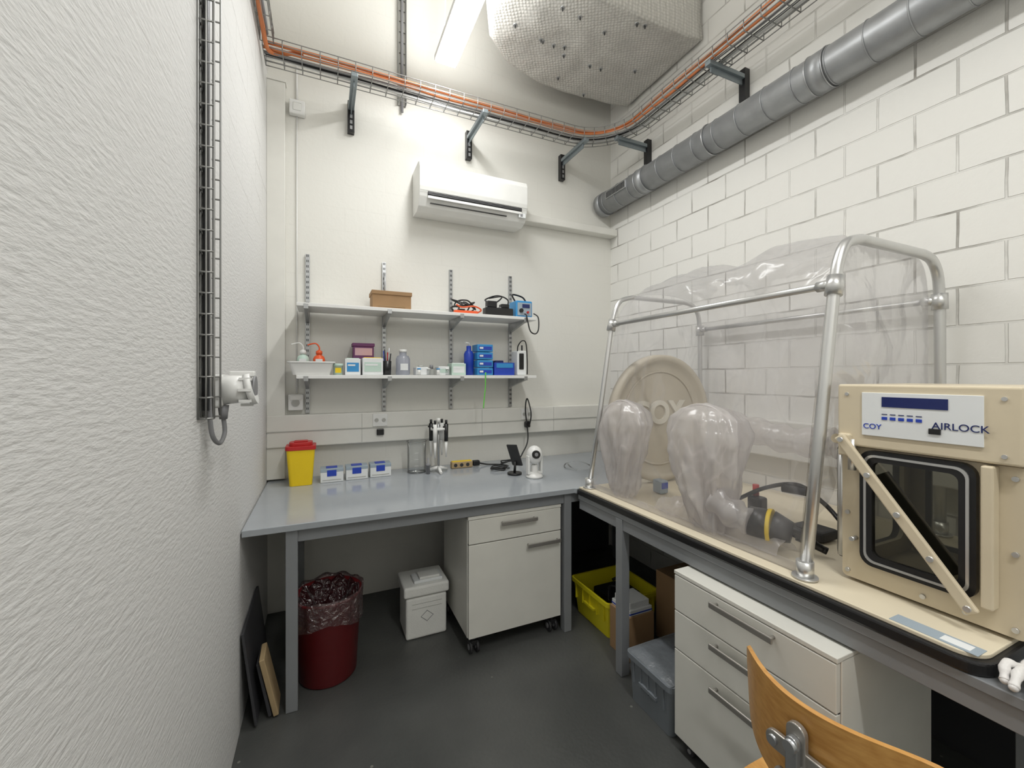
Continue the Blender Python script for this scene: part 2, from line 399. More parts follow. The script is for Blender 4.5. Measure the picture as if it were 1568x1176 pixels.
for y, rr, mm in ((1.35, .007, BLK), (1.368, .006, GRC), (1.383, .006, WH)):
    b.tube([(-.285, y, 1.31), (-.285, y, 2.0), (-.285, y + .003, 2.6), (-.285, y, 3.10)], rr, mm, 8)
b.done('cable_tray')
b = B(); vp = [V((.475, YB - .005, 3.2 + .1 * k)) for k in range(10)]
tray(b, vp, V((0, -1, 0)), .05, .03, .07, .0028, nb=3); b.tube([(.475, 2.82, 3.15), (.475, 2.82, 4.15)], .009, GRC, 8); b.done('cable_tray')

# ------------------------------------------------------------------ industrial socket on left wall
b = B(); cy, cz = 1.455, 1.362
b.box(-.299, -.262, cy - .045, cy + .045, cz - .05, cz + .045, WH, .008, 3)
b.cyl((-.27, cy, cz), (-.205, cy, cz + .004), .044, WH, .040, 28)
b.cyl((-.205, cy, cz), (-.188, cy, cz + .004), .047, WH, .047, 28)
b.cyl((-.188, cy, cz + .004), (-.183, cy, cz + .004), .038, GRC, .036, 28)
b.box(-.25, -.185, cy - .012, cy + .012, cz + .038, cz + .055, WH, .004)
for k in range(8):
    a = k * pi / 4; b.box(-.222, -.190, cy + .045 * math.cos(a) - .004, cy + .045 * math.cos(a) + .004, cz + .045 * math.sin(a) - .004, cz + .045 * math.sin(a) + .004, WH)
b.cyl((-.265, cy, cz - .045), (-.265, cy, cz - .085), .014, GRC, .010)
b.tube(smoothpath([(-.265, cy, cz - .08), (-.262, cy, cz - .125), (-.268, 1.42, cz - .15), (-.278, 1.385, cz - .12), (-.283, 1.375, cz - .04), (-.285, 1.372, 1.4)]), .006, GRC, 8)
b.done('wall_power_socket')

# ------------------------------------------------------------------ ventilation duct
b = B(); px, pz, pr = 2.075, 2.79, .085
b.cyl((px, 2.76, pz), (px, -1.5, pz), pr, DUCT, None, 48)
y = 2.70
while y > -1.5:
    b.ringc((px, y, pz), (0, 1, 0), pr + .0008, .0025, DUCT, 48, 6); y -= .145
for y in (2.30, 1.15, .1):
    b.cyl((px, y + .035, pz), (px, y - .035, pz), pr + .004, DUCT, None, 48)
    b.ringc((px, y + .035, pz), (0, 1, 0), pr + .004, .003, STEEL, 48, 6); b.ringc((px, y - .035, pz), (0, 1, 0), pr + .004, .003, STEEL, 48, 6)
b.cyl((px, 2.80, pz), (px, 2.74, pz), pr + .007, DUCT, None, 48)
b.box(px - pr - .008, px - pr + .012, 2.41, 2.64, pz - .022, pz + .034, STEEL, .002)
for k in range(15): b.box(px - pr - .0095, px - pr - .006, 2.42 + k * .0145, 2.427 + k * .0145, pz - .015, pz + .027, BLK)
for y in (1.75, .55):
    b.ringc((px, y, pz), (0, 1, 0), pr + .003, .004, STEEL, 48, 6)
    b.box(px + pr, XR - .001, y - .012, y + .012, pz - .012, pz + .012, STEEL)
b.done('ventilation_duct')

# ------------------------------------------------------------------ insulated box on ceiling
b = B()
outl = [(2.17, 1.90), (2.17, 2.60), (1.78, 2.66), (1.43, 2.66), (1.12, 2.59), (.95, 2.45), (.84, 2.22), (.80, 1.92)]
cxx, cyy = 1.60, 2.18
on = []
for i in range(len(outl)):
    a = V((*outl[i], 0)); c = V((*outl[(i + 1) % len(outl)], 0)); nn_ = 24 if i == len(outl) - 1 else 10
    for k in range(nn_): on.append(a.lerp(c, k / nn_))
NP = len(on)
def insf(u, v):
    p = on[int(round(v * NP)) % NP]
    if u < .5:
        k = u / .5; q = V((cxx, cyy, 0)).lerp(p, k)
        z = 3.50 + .018 * noise.noise(q * 4) + .008 * noise.noise(q * 11) + .05 * max(0, 1.45 - q.x) + (.012 if k > .97 else 0)
        return V((min(q.x, 2.18), q.y, z))
    k = (u - .5) / .5; zz = 3.52 + .05 * max(0, 1.45 - p.x); z = zz + k * (4.195 - zz)
    q = V((p.x, p.y, z)); nn = (p - V((cxx, cyy, 0))).normalized()
    q = q + nn * (.03 * noise.noise(q * 4) * min(1, k * 6) * (1 - k)); q.x = min(q.x, 2.18); q.y = min(q.y, 2.83); return q
b.surf(insf, 56, NP, INS, True)
for k in range(18):
    a = random.uniform(0, 1); t = math.sqrt(random.uniform(.05, .85)); j = int(a * NP)
    q = V((cxx, cyy, 0)).lerp(on[j % NP], t)
    z = insf(t * .5, j / NP).z
    b.cyl((q.x, q.y, z - .003), (q.x, q.y, z + .01), .013, STEEL, None, 12); b.cyl((q.x, q.y, z - .018), (q.x, q.y, z), .0035, BLK, None, 8)
b.done('insulated_duct_box')

# ------------------------------------------------------------------ lamps
EM = bpy.data.materials.new('lamp_diffuser'); EM.use_nodes = True
nt = EM.node_tree; P = nt.nodes['Principled BSDF']; P.inputs['Base Color'].default_value = (.9, .9, .9, 1)
P.inputs['Emission Color'].default_value = (1, 1, .99, 1); P.inputs['Emission Strength'].default_value = 5
def lamp(x, y0, y1, z, power, up):
    b = B(); w = .14
    b.prism([(x - w / 2, z + .05), (x - w / 2 + .01, z + .065), (x + w / 2 - .01, z + .065), (x + w / 2, z + .05), (x + w / 2, z + .02), (x - w / 2, z + .02)], y0, y1, WH, 'XZ')
    b.prism([(x - w / 2 + .003, z + .02), (x + w / 2 - .003, z + .02), (x + w / 2 - .012, z), (x - w / 2 + .012, z)], y0 + .015, y1 - .015, EM, 'XZ')
    b.prism([(x - w / 2 + .015, z + .065), (x + w / 2 - .015, z + .065), (x + w / 2 - .02, z + .072), (x - w / 2 + .02, z + .072)], y0 + .015, y1 - .015, EM, 'XZ')  # added glowing strip on the casing top, goes with the upward fill
    for y in (y0 + .2, y1 - .2):
        b.cyl((x, y, z + .07), (x, y, ZC - .001), .003, STEEL, None, 8); b.cyl((x, y, ZC - .02), (x, y, ZC - .001), .02, WH)
    b.tube(smoothpath([(x, y1 - .02, z + .07), (x, y1 + .02, z + .2), (x, y1, z + .5), (x, y1, ZC - .001)]), .004, WH, 8)
    b.done('ceiling_lamp')
    for nm, pw, zz, rx in (('lamp_light', power, z - .006, 0), ('upper_wall_fill', up, z + .078, pi)):  # second entry is an added upward fill that brightens the upper walls
        l = bpy.data.lights.new(nm, 'AREA'); l.shape = 'RECTANGLE'; l.size = w - .03; l.size_y = y1 - y0 - .04; l.energy = pw; l.color = (.985, .99, .98)
        o = bpy.data.objects.new(nm, l); o.location = (x, (y0 + y1) / 2, zz); o.rotation_euler = (rx, 0, 0); bpy.context.scene.collection.objects.link(o)
lamp(.69, 1.33, 2.53, 3.32, 20, 12)
lamp(.69, -1.15, .07, 3.32, 30, 13)

# ------------------------------------------------------------------ AC unit
b = B()
prof = [(2.839, 2.475), (2.71, 2.465), (2.655, 2.485), (2.625, 2.54), (2.612, 2.60), (2.612, 2.72), (2.625, 2.752), (2.66, 2.768), (2.839, 2.768)]
b.prism(prof, .548, 1.30, WH2, 'YZ', .004)
b.box(.60, 1.255, 2.6105, 2.63, 2.546, 2.568, BLK, .002)
for k in range(2): b.box(.60, 1.255, 2.6085, 2.6125, 2.551 + k * .008, 2.5525 + k * .008, GRC)
b.box(.60, 1.255, 2.612, 2.622, 2.526, 2.543, WH, .002)
b.box(.62, 1.15, 2.634, 2.642, 2.503, 2.5075, BLK)
b.box(1.235, 1.285, 2.615, 2.625, 2.505, 2.535, PAPER, .001); b.box(1.245, 1.262, 2.6135, 2.6155, 2.512, 2.53, GRC)
b.box(.550, 1.298, 2.609, 2.613, 2.570, 2.5715, CABE)
b.done('air_conditioner')

b = B(); b.box(-.185, -.10, 2.80, YB - .001, 2.97, 3.055, WH, .006); b.box(-.165, -.12, 2.797, 2.801, 2.99, 3.035, WH2, .004)
b.tube([(-.145, 2.832, 2.97), (-.145, 2.832, 1.30)], .004, WH, 6); b.tube([(-.145, 2.832, 3.05), (-.145, 2.832, 3.3)], .006, WH, 6); b.done('junction_box')
b = B(); b.box(-.19, -.11, 2.795, YB - .001, 1.20, 1.295, WH, .006); b.cyl((-.15, 2.797, 1.245), (-.15, 2.79, 1.245), .022, CABE); b.box(-.18, -.12, 2.788, 2.796, 1.262, 1.288, WH2, .003); b.done('wall_socket')

# ------------------------------------------------------------------ shelves
RX = (-.087, .361, .809, 1.262)
b = B()
for x in RX:
    b.box(x - .012, x + .012, 2.823, YB - .001, 1.18, 2.145, STEEL, .001)
    z = 1.2
    while z < 2.13: b.box(x - .006, x - .002, 2.8215, 2.8235, z, z + .014, BLK); b.box(x + .002, x + .006, 2.8215, 2.8235, z, z + .014, BLK); z += .032
b.done('shelf_rails')
for zt in (1.81, 1.41):
    b = B(); b.box(-.135, 1.345, 2.565, 2.822, zt - .02, zt, WH, .002)
    for x in RX:
        b.prism([(2.822, zt - .021), (2.58, zt - .021), (2.58, zt - .035), (2.822, zt - .085)], x - .009, x + .009, STEEL, 'YZ')
        b.box(x - .012, x + .012, 2.562, 2.58, zt - .034, zt - .006, STEEL, .001)
    b.done('wall_shelf')
Z1, Z2 = 1.811, 1.411
b = B(); b.box(.267, .495, 2.61, 2.76, Z1, Z1 + .105, CARD, .002); b.box(.262, .50, 2.605, 2.765, Z1 + .085, Z1 + .108, CARD, .002)
b.box(.30, .46, 2.607, 2.611, Z1 + .015, Z1 + .017, TAN); b.done('cardboard_box')
b = B(); b.box(.345, .38, 2.785, 2.818, Z1, Z1 + .10, WH, .004); b.cyl((.362, 2.80, Z1 + .1), (.362, 2.80, Z1 + .26), .004, STEEL); b.cyl((.362, 2.80, Z1 + .1), (.362, 2.80, Z1 + .14), .010, BLK); b.done('small_antenna')

def tangle(name, c, rx, ry, h, n, r, mat, seed, extra=None):
    rnd = random.Random(seed); pts = []
    for k in range(n):
        a = k * 1.25 + rnd.uniform(-.3, .3); q = rnd.uniform(.55, 1)
        pts.append((c[0] + rx * q * math.cos(a), c[1] + ry * q * math.sin(a), c[2] + r + abs(rnd.uniform(0, h))))
    b = B(); b.tube(smoothpath(pts, 6), r, mat, 6)
    if extra: extra(b)
    return b.done(name)
tangle('cable_coil', (.86, 2.70, Z1 + .002), .09, .05, .10, 22, .005, BLK, 3)
b = B(); b.box(.77, .93, 2.60, 2.635, Z1, Z1 + .022, ORP, .006); b.tube(smoothpath([(.93, 2.615, Z1 + .012), (.95, 2.60, Z1 + .03), (.90, 2.595, Z1 + .05), (.82, 2.60, Z1 + .04), (.78, 2.597, Z1 + .055)]), .005, ORP, 8)
b.box(.80, .84, 2.60, 2.62, Z1 + .022, Z1 + .03, BLK, .002); b.done('extension_lead')
b = B(); b.box(.985, 1.185, 2.60, 2.67, Z1, Z1 + .055, BLK, .006)
for k in range(4): b.cyl((1.01 + k * .045, 2.63, Z1 + .055), (1.01 + k * .045, 2.63, Z1 + .062), .015, GRC)
b.box(1.0, 1.07, 2.61, 2.66, Z1 + .055, Z1 + .10, BLK, .006); b.box(1.10, 1.16, 2.61, 2.66, Z1 + .055, Z1 + .085, BLK, .006)
b.tube(smoothpath([(1.15, 2.65, Z1 + .05), (1.17, 2.66, Z1 + .12), (1.10, 2.68, Z1 + .15), (1.0, 2.66, Z1 + .11), (1.06, 2.63, Z1 + .09), (1.12, 2.65, Z1 + .14), (1.04, 2.69, Z1 + .13)]), .005, BLK, 8); b.done('power_strip')
b = B()
b.box(1.205, 1.33, 2.60, 2.72, Z1, Z1 + .115, BLUEL, .008); b.box(1.215, 1.32, 2.595, 2.601, Z1 + .012, Z1 + .10, LABEL, .003)
b.cyl((1.24, 2.597, Z1 + .045), (1.24, 2.583, Z1 + .045), .014, BLK); b.cyl((1.29, 2.597, Z1 + .035), (1.29, 2.585, Z1 + .035), .008, RED); b.box(1.25, 1.305, 2.592, 2.597, Z1 + .065, Z1 + .09, NAVY)
b.tube(smoothpath([(1.34, 2.60, Z1 + .03), (1.36, 2.57, Z1 + .0), (1.352, 2.55, Z1 - .08), (1.33, 2.55, Z1 - .115), (1.29, 2.55, Z1 - .10), (1.27, 2.553, Z1 - .03), (1.262, 2.557, Z1 + .01), (1.26, 2.58, Z1 + .02)]), .0045, BLK, 8)
b.tube(smoothpath([(1.22, 2.65, Z1 + .115), (1.2, 2.65, Z1 + .16), (1.28, 2.66, Z1 + .15), (1.31, 2.66, Z1 + .115)]), .006, BLK, 8)
b.done('voltage_supply')

b = B()
b.prism(rrect(-.06, 2.655, .19, .14, .02), Z2, Z2 + .004, WH)
def tub(u, v):
    P0 = rrect(-.06, 2.655, .19 + .04 * u, .14 + .03 * u, .02); j = int(round(v * 24)) % 24; return V((P0[j][0], P0[j][1], Z2 + .002 + .07 * u))
b.surf(tub, 4, 24, WH, True); b.frame(rrect(-.06, 2.655, .245, .185, .025), rrect(-.06, 2.655, .225, .165, .02), Z2 + .068, Z2 + .075, WH)
b.done('plastic_tub')
def wash(x, y, z, m1, cap, sgn=1):
    b = B(); b.lathe((x, y, z), [(0, 0), (.030, 0), (.032, .006), (.032, .085), (.026, .10), (.014, .108), (.014, .112)], m1, 24)
    b.lathe((x, y, z), [(0, .112), (.017, .112), (.017, .130), (.006, .138), (0, .138)], cap, 20)
    b.tube(smoothpath([(x, y, z + .13), (x, y, z + .155), (x - .02 * sgn, y, z + .175), (x - .06 * sgn, y, z + .165)]), .004, cap, 8)
    b.box(x - .018, x + .018, y - .034, y - .031, z + .03, z + .085, PAPER); b.box(x - .012, x + .012, y - .0345, y - .0335, z + .05, z + .06, cap if cap != WH else GRC)
    b.done('wash_bottle')
wash(-.105, 2.66, Z2 + .006, GREENL, WH); wash(-.022, 2.66, Z2 + .006, ORP, ORP)
def carton(name, x0, x1, y0, y1, z, h, m, lab=None, top=None):
    b = B(); b.box(x0, x1, y0, y1, z, z + h, m, .002)
    if lab: b.box(x0 + .01, x1 - .01, y0 - .001, y0 + .001, z + h * .2, z + h * .75, lab)
    if lab: b.box(x0 + .015, x1 - .03, y0 - .0018, y0 - .0008, z + h * .55, z + h * .65, PAPER)
    if top: b.box(x0 + .008, x1 - .008, y0 + .01, y1 - .01, z + h - .001, z + h + .004, top)
    return b.done(name)
b = B(); b.lathe((.078, 2.62, Z2), [(0, 0), (.025, 0), (.026, .05), (.028, .05), (.028, .065), (0, .065)], GREENL, 20); b.box(.062, .094, 2.593, 2.596, Z2 + .012, Z2 + .04, YEL); b.done('sample_jar')
carton('tissue_box', .115, .20, 2.60, 2.70, Z2, .095, PAPER, BLUEL, GREENL)
carton('reagent_carton', .21, .325, 2.59, 2.70, Z2, .10, PAPER, GREENL, YEL)
b = B(); b.box(.165, .285, 2.705, 2.80, Z2, Z2 + .175, PURP, .003); b.box(.175, .275, 2.7035, 2.706, Z2 + .12, Z2 + .165, PINK); b.box(.16, .29, 2.70, 2.805, Z2 + .175, Z2 + .195, PURP, .003); b.done('storage_box')
b = B(); b.lathe((.352, 2.62, Z2), [(0, 0), (.024, 0), (.026, .085), (.023, .085), (.021, .005), (0, .005)], BLK, 20)
for k, mm in enumerate((BLK, RED, BLUE, BLK, STEEL)):
    a = k * 1.3; b.cyl((.352 + .008 * math.cos(a), 2.62 + .008 * math.sin(a), Z2 + .01), (.352 + .022 * math.cos(a), 2.62 + .02 * math.sin(a), Z2 + .13 + .008 * k), .004, mm, None, 8)
b.done('pen_cup')
b = B(); b.lathe((.452, 2.65, Z2), [(0, 0), (.040, 0), (.043, .01), (.043, .10), (.035, .118), (.022, .122), (.022, .14), (0, .14)], clearmat('bluish_bottle', (.88, .90, .96), .1, .3, .15, (.74, .77, .88)), 28)
b.box(.43, .475, 2.605, 2.608, Z2 + .03, Z2 + .07, PAPER); b.cyl((.452, 2.65, Z2 + .14), (.452, 2.65, Z2 + .158), .024, WH); b.done('plastic_bottle')
b = B()
b.box(.525, .60, 2.60, 2.70, Z2, Z2 + .05, PAPER, .004); b.box(.602, .66, 2.61, 2.70, Z2, Z2 + .04, GLASS, .004); b.box(.665, .735, 2.60, 2.70, Z2, Z2 + .055, PAPER, .004)
for k in range(4): b.cyl((.54 + k * .06, 2.595, Z2 + .002), (.54 + k * .06, 2.595, Z2 + .035), .010, GLASS if k % 2 else WH, None, 14); b.cyl((.54 + k * .06, 2.595, Z2 + .035), (.54 + k * .06, 2.595, Z2 + .042), .011, WH if k % 2 else BLUEL, None, 14)
b.cyl((.56, 2.64, Z2 + .05), (.56, 2.64, Z2 + .062), .018, CABE); b.cyl((.63, 2.65, Z2 + .04), (.63, 2.65, Z2 + .065), .012, GRC); b.box(.675, .725, 2.598, 2.601, Z2 + .015, Z2 + .04, GREENL); b.done('lab_supplies_tray')
carton('filter_box', .75, .845, 2.60, 2.70, Z2, .075, GREENL, PAPER, PAPER)
b = B(); b.lathe((.888, 2.67, Z2), [(0, 0), (.032, 0), (.033, .14), (.024, .16), (.016, .165), (.016, .195), (0, .195)], BLUE, 24); b.tube([(.888, 2.67, Z2 + .19), (.888, 2.67, Z2 + .215), (.862, 2.66, Z2 + .215)], .006, WH); b.done('spray_bottle')
b = B()
for k in range(4): b.box(.925, 1.035, 2.60, 2.71, Z2 + k * .052, Z2 + k * .052 + .048, BLUEL, .004); b.box(.935, 1.025, 2.598, 2.601, Z2 + k * .052 + .012, Z2 + k * .052 + .034, BLUE); b.box(.94, .965, 2.597, 2.599, Z2 + k * .052 + .018, Z2 + k * .052 + .03, PAPER)
b.done('pipette_tip_boxes')
b = B(); b.frame(rrect(1.12, 2.655, .15, .11, .008), rrect(1.12, 2.655, .142, .102, .006), Z2, Z2 + .085, BLUE); b.box(1.05, 1.19, 2.605, 2.705, Z2, Z2 + .004, BLUE)
b.box(1.06, 1.18, 2.598, 2.601, Z2 + .05, Z2 + .08, BLUEL); b.box(1.06, 1.12, 2.62, 2.69, Z2 + .004, Z2 + .10, NAVY, .003); b.done('rack_bin')
b = B(); b.box(1.215, 1.285, 2.60, 2.71, Z2, Z2 + .17, PAPER, .008, 3); b.box(1.228, 1.262, 2.597, 2.601, Z2 + .04, Z2 + .15, BLK, .004); b.cyl((1.273, 2.65, Z2 + .17), (1.273, 2.65, Z2 + .21), .006, BLK)
b.tube(smoothpath([(1.22, 2.61, Z2 + .16), (1.215, 2.59, Z2 + .2), (1.24, 2.58, Z2 + .235), (1.28, 2.60, Z2 + .22), (1.30, 2.62, Z2 + .1), (1.30, 2.62, Z2 + .006)]), .004, BLK, 8); b.done('wifi_router')
b = B(); b.tube(smoothpath([(.965, 2.556, Z2 + .01), (.962, 2.553, Z2 - .08), (.955, 2.556, Z2 - .16), (.95, 2.556, Z2 - .215)]), .0035, GRNS, 6); b.sph((.966, 2.558, Z2 + .012), .006, GRNS); b.done('green_string')

# ------------------------------------------------------------------ back bench
ZB = .79
b = B()
b.prism([(-.295, 1.945), (1.255, 1.945), (1.255, 1.935), (2.18, 1.935), (2.18, 2.835), (-.295, 2.835)], ZB - .028, ZB, GRYW, 'XY', .003)
b.box(-.13, 2.1, 1.975, 2.01, ZB - .085, ZB - .029, FRM, .002); b.box(-.13, 2.1, 2.70, 2.74, ZB - .085, ZB - .029, FRM, .002)
for x in (-.12, 1.225):
    b.box(x - .0225, x + .0225, 1.965, 2.01, 0.001, ZB - .03, FRM, .002); b.box(x - .0225, x + .0225, 2.60, 2.645, 0.001, ZB - .03, FRM, .002)
    b.box(x - .018, x + .018, 2.01, 2.60, ZB - .08, ZB - .03, FRM, .002)
b.box(2.05, 2.09, 2.6, 2.645, .001, ZB - .03, FRM, .002)
b.done('lab_bench')

b = B(); XF = 1.26
pts = []
for k in range(9): a = pi + k * pi / 16; pts.append((XF + .05 + .05 * math.cos(a), .385 + .05 + .05 * math.sin(a)))
pts += [(2.18, .385), (2.18, 1.930), (XF, 1.930)]
b.prism(pts, ZB - .030, ZB, BLK, 'XY', .006)
ctr = [(max(x, XF) + (.012 if x < 1.5 else -.002), y + (.012 if y < 1 else -.004)) for x, y in pts]
b.prism(ctr, ZB, ZB + .010, BEIGE2, 'XY', .002)
b.box(1.266, 2.18, .10, 1.928, ZB - .055, ZB - .031, FRM, .002)
b.box(1.272, 1.312, .13, 1.925, ZB - .108, ZB - .056, FRM, .002); b.box(2.08, 2.12, .13, 1.925, ZB - .108, ZB - .056, FRM, .002)
for y, x in ((1.585, 1.272), (.45, 1.72)):
    b.box(x - .006, x + .039, y - .0225, y + .0225, .001, ZB - .056, FRM, .002); b.box(2.06, 2.10, y - .0225, y + .0225, .001, ZB - .056, FRM, .002)
    b.box(1.30, 2.07, y - .018, y + .018, ZB - .10, ZB - .057, FRM, .002)
b.box(1.278, 1.322, .405, .56, ZB + .010, ZB + .0112, LABEL); b.box(1.286, 1.314, .42, .47, ZB + .0112, ZB + .0118, PAPER)
b.done('lab_bench')

# ------------------------------------------------------------------ pedestals
def castor(b, x, y, r=.035):
    b.cyl((x, y, r * 2 + .004), (x, y, r * 2 + .03), .012, STEEL)
    b.box(x - .016, x + .016, y - .02, y + .02, r * 1.4, r * 2 + .008, BLK, .004)
    for dx in (-.018, .018):
        b.cyl((x + dx - .007, y, r + .001), (x + dx + .007, y, r + .001), r, DRK, None, 24); b.cyl((x + dx - .009, y, r + .001), (x + dx + .009, y, r + .001), r * .45, GRC, None, 16)
def barhandle(b, p0, p1, out, m=HAND, t=.010):
    p0, p1, out = V(p0), V(p1), V(out); d = (p1 - p0).normalized()
    q0, q1 = p0 + out, p1 + out; n = out.normalized()
    for q in (p0 + d * .012, p1 - d * .012): b.cyl(q, q + out, .005, m, None, 12)
    a = q0 - n * .004 - V((0, 0, t)); c = q1 + n * .004 + V((0, 0, t))
    b.box(min(a.x, c.x), max(a.x, c.x), min(a.y, c.y), max(a.y, c.y), min(a.z, c.z), max(a.z, c.z), m, .003)
b = B(); x0, x1, y0, y1 = .656, 1.19, 1.98, 2.44
b.box(x0, x1, y0 + .02, y1, .09, .70, CAB, .002); b.box(x0 - .0, x1, y0, y1, .685, .703, CAB, .002)
b.box(x0 + .003, x1 - .003, y0, y0 + .019, .563, .683, CAB, .002); b.box(x0 + .003, x1 - .003, y0, y0 + .019, .092, .558, CAB, .002)
b.box(x0 + .004, x1 - .004, y0 + .012, y0 + .022, .10, .69, DRK)
barhandle(b, (.826, y0, .652), (1.033, y0, .652), (0, -.025, 0)); barhandle(b, (.975, y0, .514), (1.175, y0, .514), (0, -.025, 0))
for x in (x0 + .04, x1 - .04):
    for y in (y0 + .04, y1 - .04): castor(b, x, y, .030)
b.done('mobile_drawer_cabinet')
b = B(); x0, x1, y0, y1 = 1.205, 1.69, .635, 1.185
b.box(x0 + .02, x1, y0, y1, .057, .665, CAB, .002); b.box(x0, x1, y0, y1, .660, .674, CAB, .002)
for za, zb in ((.528, .657), (.385, .524), (.060, .381)): b.box(x0, x0 + .019, y0 + .003, y1 - .003, za, zb, CAB, .002)
b.box(x0 + .012, x0 + .022, y0 + .004, y1 - .004, .062, .66, DRK)
for z in (.636, .496, .350): barhandle(b, (x0, .79, z), (x0, 1.008, z), (-.025, 0, 0))
for x in (x0 + .05, x1 - .05):
    for y in (y0 + .05, y1 - .05): castor(b, x, y, .018)
b.done('mobile_drawer_cabinet')

# ------------------------------------------------------------------ waste bin
b = B(); c = (.022, 2.17, .001)
b.lathe(c, [(0, 0), (.120, 0), (.126, .008), (.146, .37), (.150, .375), (.150, .385), (.142, .385), (.122, .012), (0, .012)], BIN, 40)
def bagf(u, v):
    a = 2 * pi * v; ph = noise.noise(V((math.cos(a) * 4, math.sin(a) * 4, u * 3)))
    if u < .5: r = .154 + .007 * ph + .004 * math.sin(17 * a); z = .275 + .02 * math.sin(a * 3) + (u / .5) * (.125 - .02 * math.sin(a * 3))
    else: k = (u - .5) / .5; r = .154 - .02 * k + .010 * ph; z = .40 - .15 * k
    if u > .5: r -= .006
    return V((c[0] + r * math.cos(a), c[1] + r * math.sin(a), z + .01 * ph))
b.surf(bagf, 16, 80, BAGC, True)
def bagi(u, v):
    a = 2 * pi * v; r = .138 * (1 - u) + .001; p = V((math.cos(a) * r * 20, math.sin(a) * r * 20, 3))
    return V((c[0] + r * math.cos(a), c[1] + r * math.sin(a), .26 + .12 * (1 - u) ** 2 + .05 * noise.noise(p) + .02 * noise.noise(p * 2.5)))
b.surf(bagi, 14, 60, BAG, True)
b.done('waste_bin')

# ------------------------------------------------------------------ styrofoam box
b = B(); b.box(.398, .618, 2.24, 2.44, .001, .222, STY, .012, 3); b.box(.386, .630, 2.23, 2.45, .226, .284, STY, .012, 3); b.box(.41, .605, 2.25, 2.43, .218, .232, CABE)
b.box(.445, .60, 2.26, 2.36, .284, .300, PAPER, .004); b.box(.475, .585, 2.265, 2.34, .300, .314, STY, .004)
b.frame([(.51 + .035 * math.cos(a * pi / 2), .115 + .03 * math.sin(a * pi / 2)) for a in range(4)], [(.51 + .031 * math.cos(a * pi / 2), .115 + .026 * math.sin(a * pi / 2)) for a in range(4)], 2.2392, 2.2405, GRC, 'XZ')
for z in (.13, .155): b.box(.43, .59, 2.2392, 2.2405, z + .03, z + .033, CABE)
b.done('styrofoam_box')

R = lambda a, ax: Matrix.Rotation(math.radians(a), 4, ax)
b = B(); b.box(-.272, -.262, 1.93, 2.35, .012, .39, SLATE, .002, rot=R(-7, 'Y')); b.done('board_and_shade_panel')
b = B(); b.box(-.212, -.192, 1.95, 2.06, .01, .27, TAN, .003, rot=R(-11, 'Y') @ R(5, 'X')); b.box(-.226, -.214, 1.96, 2.10, .013, .24, SLATE, .002, rot=R(-11, 'Y')); b.done('wooden_plank')
b = B(); b.box(1.27, 2.15, 2.82, 2.836, .001, .66, SLATE, .002); b.box(1.27, 2.15, 2.815, 2.821, .64, .66, DRK); b.done('board_and_shade_panel')  # dark sheet added to blacken the shaded corner under the bench
b = B(); b.box(2.155, 2.175, .15, 1.40, .001, .66, SLATE, .002); b.box(2.15, 2.156, .15, 1.40, .64, .66, DRK); b.done('board_and_shade_panel')  # added dark sheet standing in for shade below the right bench

# ------------------------------------------------------------------ crates
def crate(x0, x1, y0, y1, h, m, t=.006, flare=.02):
    b = B(); cx, cy, w, d = (x0 + x1) / 2, (y0 + y1) / 2, x1 - x0, y1 - y0
    def side(k, off): return [(p[0], p[1]) for p in rrect(cx, cy, w - flare * (1 - k) * 2 - off, d - flare * (1 - k) * 2 - off, .02)]
    for off in (0, 2 * t):
        def f(u, v, off=off):
            P0 = side(u, off); j = int(round(v * 24)) % 24; return V((P0[j][0], P0[j][1], .002 + u * (h - .003)))
        b.surf(f, 2, 24, m, True, False)
    b.prism(side(0, 0), .001, .006, m)
    b.frame(rrect(cx, cy, w + .016, d + .016, .025), rrect(cx, cy, w - .004, d - .004, .02), h - .022, h, m)
    for k in range(5):
        y = y0 + .04 + (d - .08) * k / 4; b.box(x0 - .002, x0 + .012, y - .003, y + .003, h * .45, h - .02, m)
        x = x0 + .04 + (w - .08) * k / 4; b.box(x - .003, x + .003, y0 - .002, y0 + .012, h * .45, h - .02, m)
    b.box(x0 - .006, x0 + .01, cy - .05, cy + .05, h * .5, h * .56, m)
    return b
b = crate(1.37, 1.72, 1.80, 2.15, .20, YELB)
b.box(1.45, 1.66, 1.88, 2.05, .06, .17, BLK, .01); b.tube(smoothpath([(1.45, 1.9, .15), (1.5, 1.95, .20), (1.58, 1.9, .19), (1.64, 2.0, .21), (1.6, 2.06, .17)]), .009, BLK)
b.done('yellow_crate')
b = crate(1.215, 1.56, 1.21, 1.46, .205, GCR, flare=.01)
def lid(u, v):
    x = 1.215 + .345 * u; y = 1.21 + .25 * v; e = min(u, 1 - u, v, 1 - v)
    return V((x, y, .206 + .016 * min(1, e * 8) + .006 * noise.noise(V((x * 14, y * 14, 1)))))
b.surf(lid, 24, 20, GLID)
b.done('storage_crate')
b = B(); b.box(1.64, 1.92, 1.42, 1.74, .001, .36, CARD, .003); b.box(1.64, 1.78, 1.41, 1.42, .34, .345, TAN); b.box(1.77, 1.79, 1.418, 1.7205, .36, .3615, TAN); b.done('cardboard_box')
b = B(); b.box(1.36, 1.52, 1.625, 1.775, .001, .22, CARD, .003); b.box(1.37, 1.51, 1.63, 1.77, .22, .25, PAPER, .003); b.box(1.369, 1.511, 1.629, 1.771, .228, .234, BLUE); b.box(1.38, 1.50, 1.64, 1.76, .25, .28, PAPER, .003); b.done('paper_stack_box')

